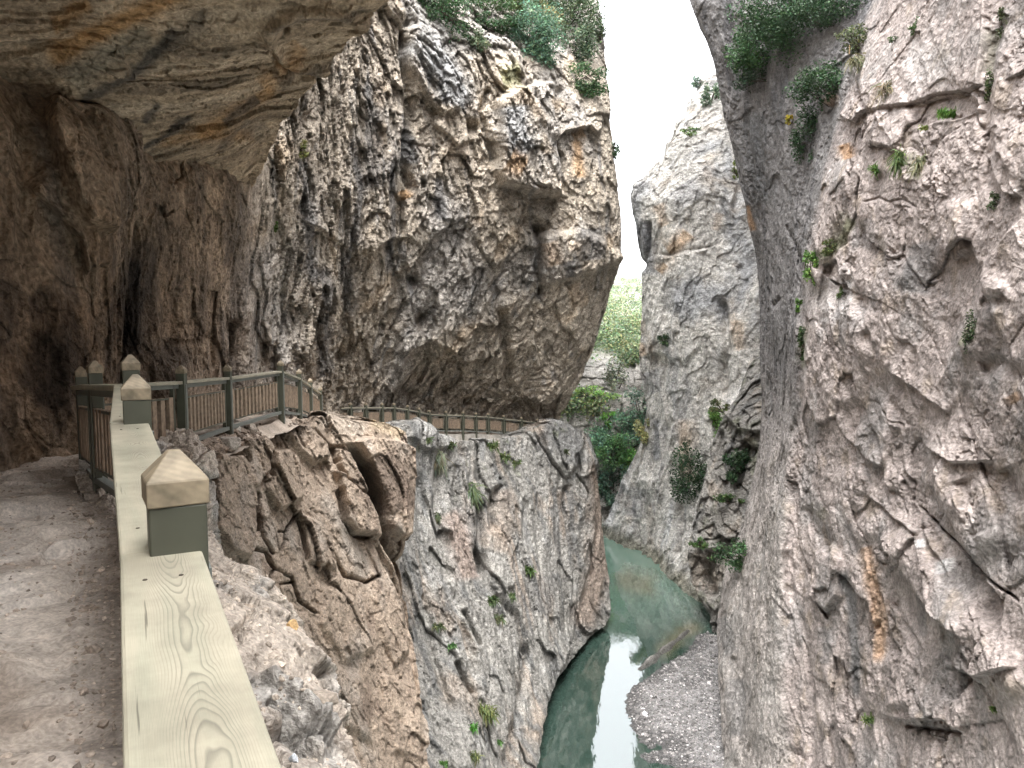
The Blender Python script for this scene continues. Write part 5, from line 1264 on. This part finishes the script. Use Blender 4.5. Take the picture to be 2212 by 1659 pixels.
# ---------------------------------------------------------------- loose stones
ICO = A3([(0, 1, 1.618), (0, -1, 1.618), (0, 1, -1.618), (0, -1, -1.618), (1, 1.618, 0), (-1, 1.618, 0), (1, -1.618, 0), (-1, -1.618, 0), (1.618, 0, 1), (-1.618, 0, 1), (1.618, 0, -1), (-1.618, 0, -1)]) / 1.902
from itertools import combinations
ICF = [c for c in combinations(range(12), 3) if all(np.linalg.norm(ICO[a] - ICO[b]) < 1.2 for a, b in combinations(c, 2))]
ICF = A3([c if np.dot(np.cross(ICO[c[1]] - ICO[c[0]], ICO[c[2]] - ICO[c[0]]), ICO[c[0]]) > 0 else (c[0], c[2], c[1]) for c in ICF], np.int32)
def pebbles(name, pts, sizes, cols, rng):
    n = len(pts)
    v = ICO[None] * rng.uniform(.55, 1.1, (n, 12, 1)) * (sizes[:, None, None] * rng.uniform(.5, 1.2, (n, 1, 3)) * [1, 1, .7])
    v = v + pts[:, None]
    f = (ICF[None] + 12 * np.arange(n)[:, None, None]).reshape(-1, 3)
    return tag(mesh_np(name, v.reshape(-1, 3), f, M['stone'], None, False, np.repeat(cols, 12, axis=0)), kind='stuff')
def pick(src, mask, n, rng):
    q, u, v, nn = RQ[src]; i = np.where(mask(q, u, v))[0]
    return q[rng.choice(i, n)] if len(i) else np.zeros((0, 3))
rng = np.random.RandomState(11)
def scols(n, c): return np.clip(A3(c)[None] * np.exp(rng.normal(0, .25, (n, 1))), .02, .8)
p_ = pick('path', lambda q, u, v: (u > -60) & (u < 420) & (v > 900) & (v < 1720), 4200, rng)
p_ = np.concatenate([p_, pick('path', lambda q, u, v: (u > 150) & (u < 300) & (v > 1060) & (v < 1720), 2200, rng)])
pebbles('path_grit', p_, np.exp(rng.normal(-4.75, .6, len(p_))), scols(len(p_), (.36, .30, .25)), rng)
p_ = pick('rock_shoulder', lambda q, u, v: (u > 380) & (u < 900) & (v > 1080) & (v < 1700), 3400, rng)
k_ = fbm((p_ / .35).astype(f32), 2) > -.05; p_ = p_[k_]
pebbles('shoulder_rubble', p_, np.exp(rng.normal(-4.35, .55, len(p_))), scols(len(p_), (.42, .36, .30)), rng)
p_ = pick('broken_rock', lambda q, u, v: (u > 380) & (u < 700) & (v > 895) & (v < 1000) & (v < 985 + (470 - u) * .4), 2600, rng)
pebbles('scree', p_, np.exp(rng.normal(-3.2, .45, len(p_))), scols(len(p_), (.24, .19, .15)), rng)
p_ = pick('gravel_bank', lambda q, u, v: (u > 1340) & (u < 1620) & (v < 1700) & (q[:, 2] > ZW + .03), 5200, rng)
pebbles('river_pebbles', p_ + rng.normal(size=p_.shape) * [.06, .06, 0], np.exp(rng.normal(-2.9, .40, len(p_))), np.clip(A3((.19, .18, .175))[None] * np.exp(rng.normal(0, .5, (len(p_), 1))), .02, .6), rng)
def boulder(label, u, v, ru, rv, c, seed, name='boulder', cat='boulder', group=None, sink=.25, d=None):
    rng = np.random.RandomState(seed); d = d or depth_at(u, v)
    import bmesh
    bm = bmesh.new(); bmesh.ops.create_icosphere(bm, subdivisions=5, radius=1)
    co = np.array([x.co for x in bm.verts]); fa = np.array([[x.index for x in f.verts] for f in bm.faces], np.int32); bm.free()
    ks = rng.normal(size=(13, 3)); ks /= np.linalg.norm(ks, axis=1)[:, None]
    t = np.min(rng.uniform(.62, .95, 13)[None] / np.maximum(co @ ks.T, .02), axis=1); t = np.minimum(t, 1.15)
    v_ = co * t[:, None]
    s = A3([ru, (ru + rv) / 2, rv]) * d / F
    v_ = v_ * s
    c2, i2, _ = facets((v_ / (s.mean() * .35) + seed).astype(f32), .03, .08)
    v_ += co * (c2 * s.mean() + .02 * s.mean() * fbm((v_ / s.mean() * 6).astype(f32), 3))[:, None]
    cc = np.tile(A3(c, float), (len(v_), 1)) * (1 + .10 * RND[i2][:, :1]) * (1 + .15 * fbm((v_ / s.mean() * 2).astype(f32), 3)[:, None])
    o = mesh_np(name, v_, fa, M['stone'], None, True, np.clip(cc, .02, .8))
    o.location = P(u, v, d) + FW * s[1] * (sink - .6); o.rotation_euler = (rng.uniform(-.2, .2), rng.uniform(-.3, .3), rng.uniform(0, 3))
    return tag(o, label, cat, group)
BO = 'loose boulders by the railing'
boulder('long grey boulder lying against the bottom rail of the middle railing', 504, 926, 34, 17, (.34, .31, .27), 3, group=BO)
boulder('small upright stone just right of the long grey boulder', 546, 928, 10, 13, (.29, .25, .21), 4, group=BO)
boulder('flat pale boulder below the long grey one on the scree', 490, 956, 30, 19, (.37, .33, .29), 5, group=BO)
boulder('small orange stone on the lip of the rubbly shoulder', 634, 1352, 13, 13, (.50, .34, .17), 6, 'stone', 'stone', sink=.5)
boulder('crumbly brown lump sticking up from the dirt path beside the railing', 196, 1328, 34, 17, (.27, .22, .175), 8, 'earth_lump', 'lump', sink=.4)
boulder('bluish white stone at the picture bottom beside the handrail', 634, 1640, 10, 15, (.55, .58, .62), 9, 'stone', 'stone', sink=.3)
# a torn scrap of red plastic on the path
rng = np.random.RandomState(2)
d_ = depth_at(88, 1440); g = np.linspace(0, 1, 14)
top_ = np.stack([P(62 + 52 * t, 1436 - 5 * math.sin(3 * t) + 3 * rng.normal() * .4, d_) for t in g]); bot_ = np.stack([P(62 + 52 * t, 1443 - 5 * math.sin(3 * t) + 1.2 * rng.normal(), d_ - .01) for t in g])
zl = A3([0, 0, .012]); vv = np.concatenate([top_ + zl * 2 * rng.uniform(.3, 1, (14, 1)), bot_ + zl])
ff = [(i, i + 1, 15 + i, 14 + i) for i in range(13)]
o = mesh_np('plastic_scrap', vv, A3(ff), flat_mat('red plastic', (.30, .015, .02), .4, .3, 40), None, True)
sm_ = o.modifiers.new('thick', 'SOLIDIFY'); sm_.thickness = .003
tag(o, 'torn strip of red plastic lying on the dirt path at the left', 'litter')
# ---------------------------------------------------------------- sky and light
w = bpy.data.worlds.new('World'); scene.world = w; w.use_nodes = True
nt = w.node_tree; bg = nt.nodes['Background']
sky = nt.nodes.new('ShaderNodeTexSky'); sky.sky_type = 'NISHITA'; sky.sun_disc = False
SUN_EL, SUN_AZ = R(72), R(180)                                # azimuth from +Y towards +X
sky.sun_elevation = SUN_EL; sky.sun_rotation = SUN_AZ
sky.air_density = 1.0; sky.dust_density = 3.0; sky.ozone_density = 1.0
hs = nt.nodes.new('ShaderNodeHueSaturation'); hs.inputs['Saturation'].default_value = .12; hs.inputs['Value'].default_value = 1.0
nt.links.new(sky.outputs[0], hs.inputs['Color']); nt.links.new(hs.outputs[0], bg.inputs['Color'])
bg.inputs['Strength'].default_value = .15
ld = bpy.data.lights.new('sun', 'SUN'); lo = bpy.data.objects.new('sun', ld); COL.objects.link(lo)
ld.energy = .8; ld.angle = R(50); ld.color = (1, .97, .93)
from mathutils import Vector
dirv = Vector((math.sin(SUN_AZ) * math.cos(SUN_EL), math.cos(SUN_AZ) * math.cos(SUN_EL), math.sin(SUN_EL)))
lo.rotation_euler = dirv.to_track_quat('Z', 'Y').to_euler()
scene.view_settings.view_transform = 'Standard'; scene.view_settings.look = 'None'
scene.view_settings.exposure = 2.75; scene.view_settings.gamma = 1
scene.cycles.max_bounces = 8; scene.cycles.diffuse_bounces = 5; scene.cycles.glossy_bounces = 3; scene.cycles.transmission_bounces = 2
scene.cycles.use_adaptive_sampling = True; scene.cycles.adaptive_threshold = .02
try:
    scene.cycles.use_denoising = True; scene.cycles.denoiser = 'OPENIMAGEDENOISE'
except Exception as e_:
    print('no denoiser', e_)
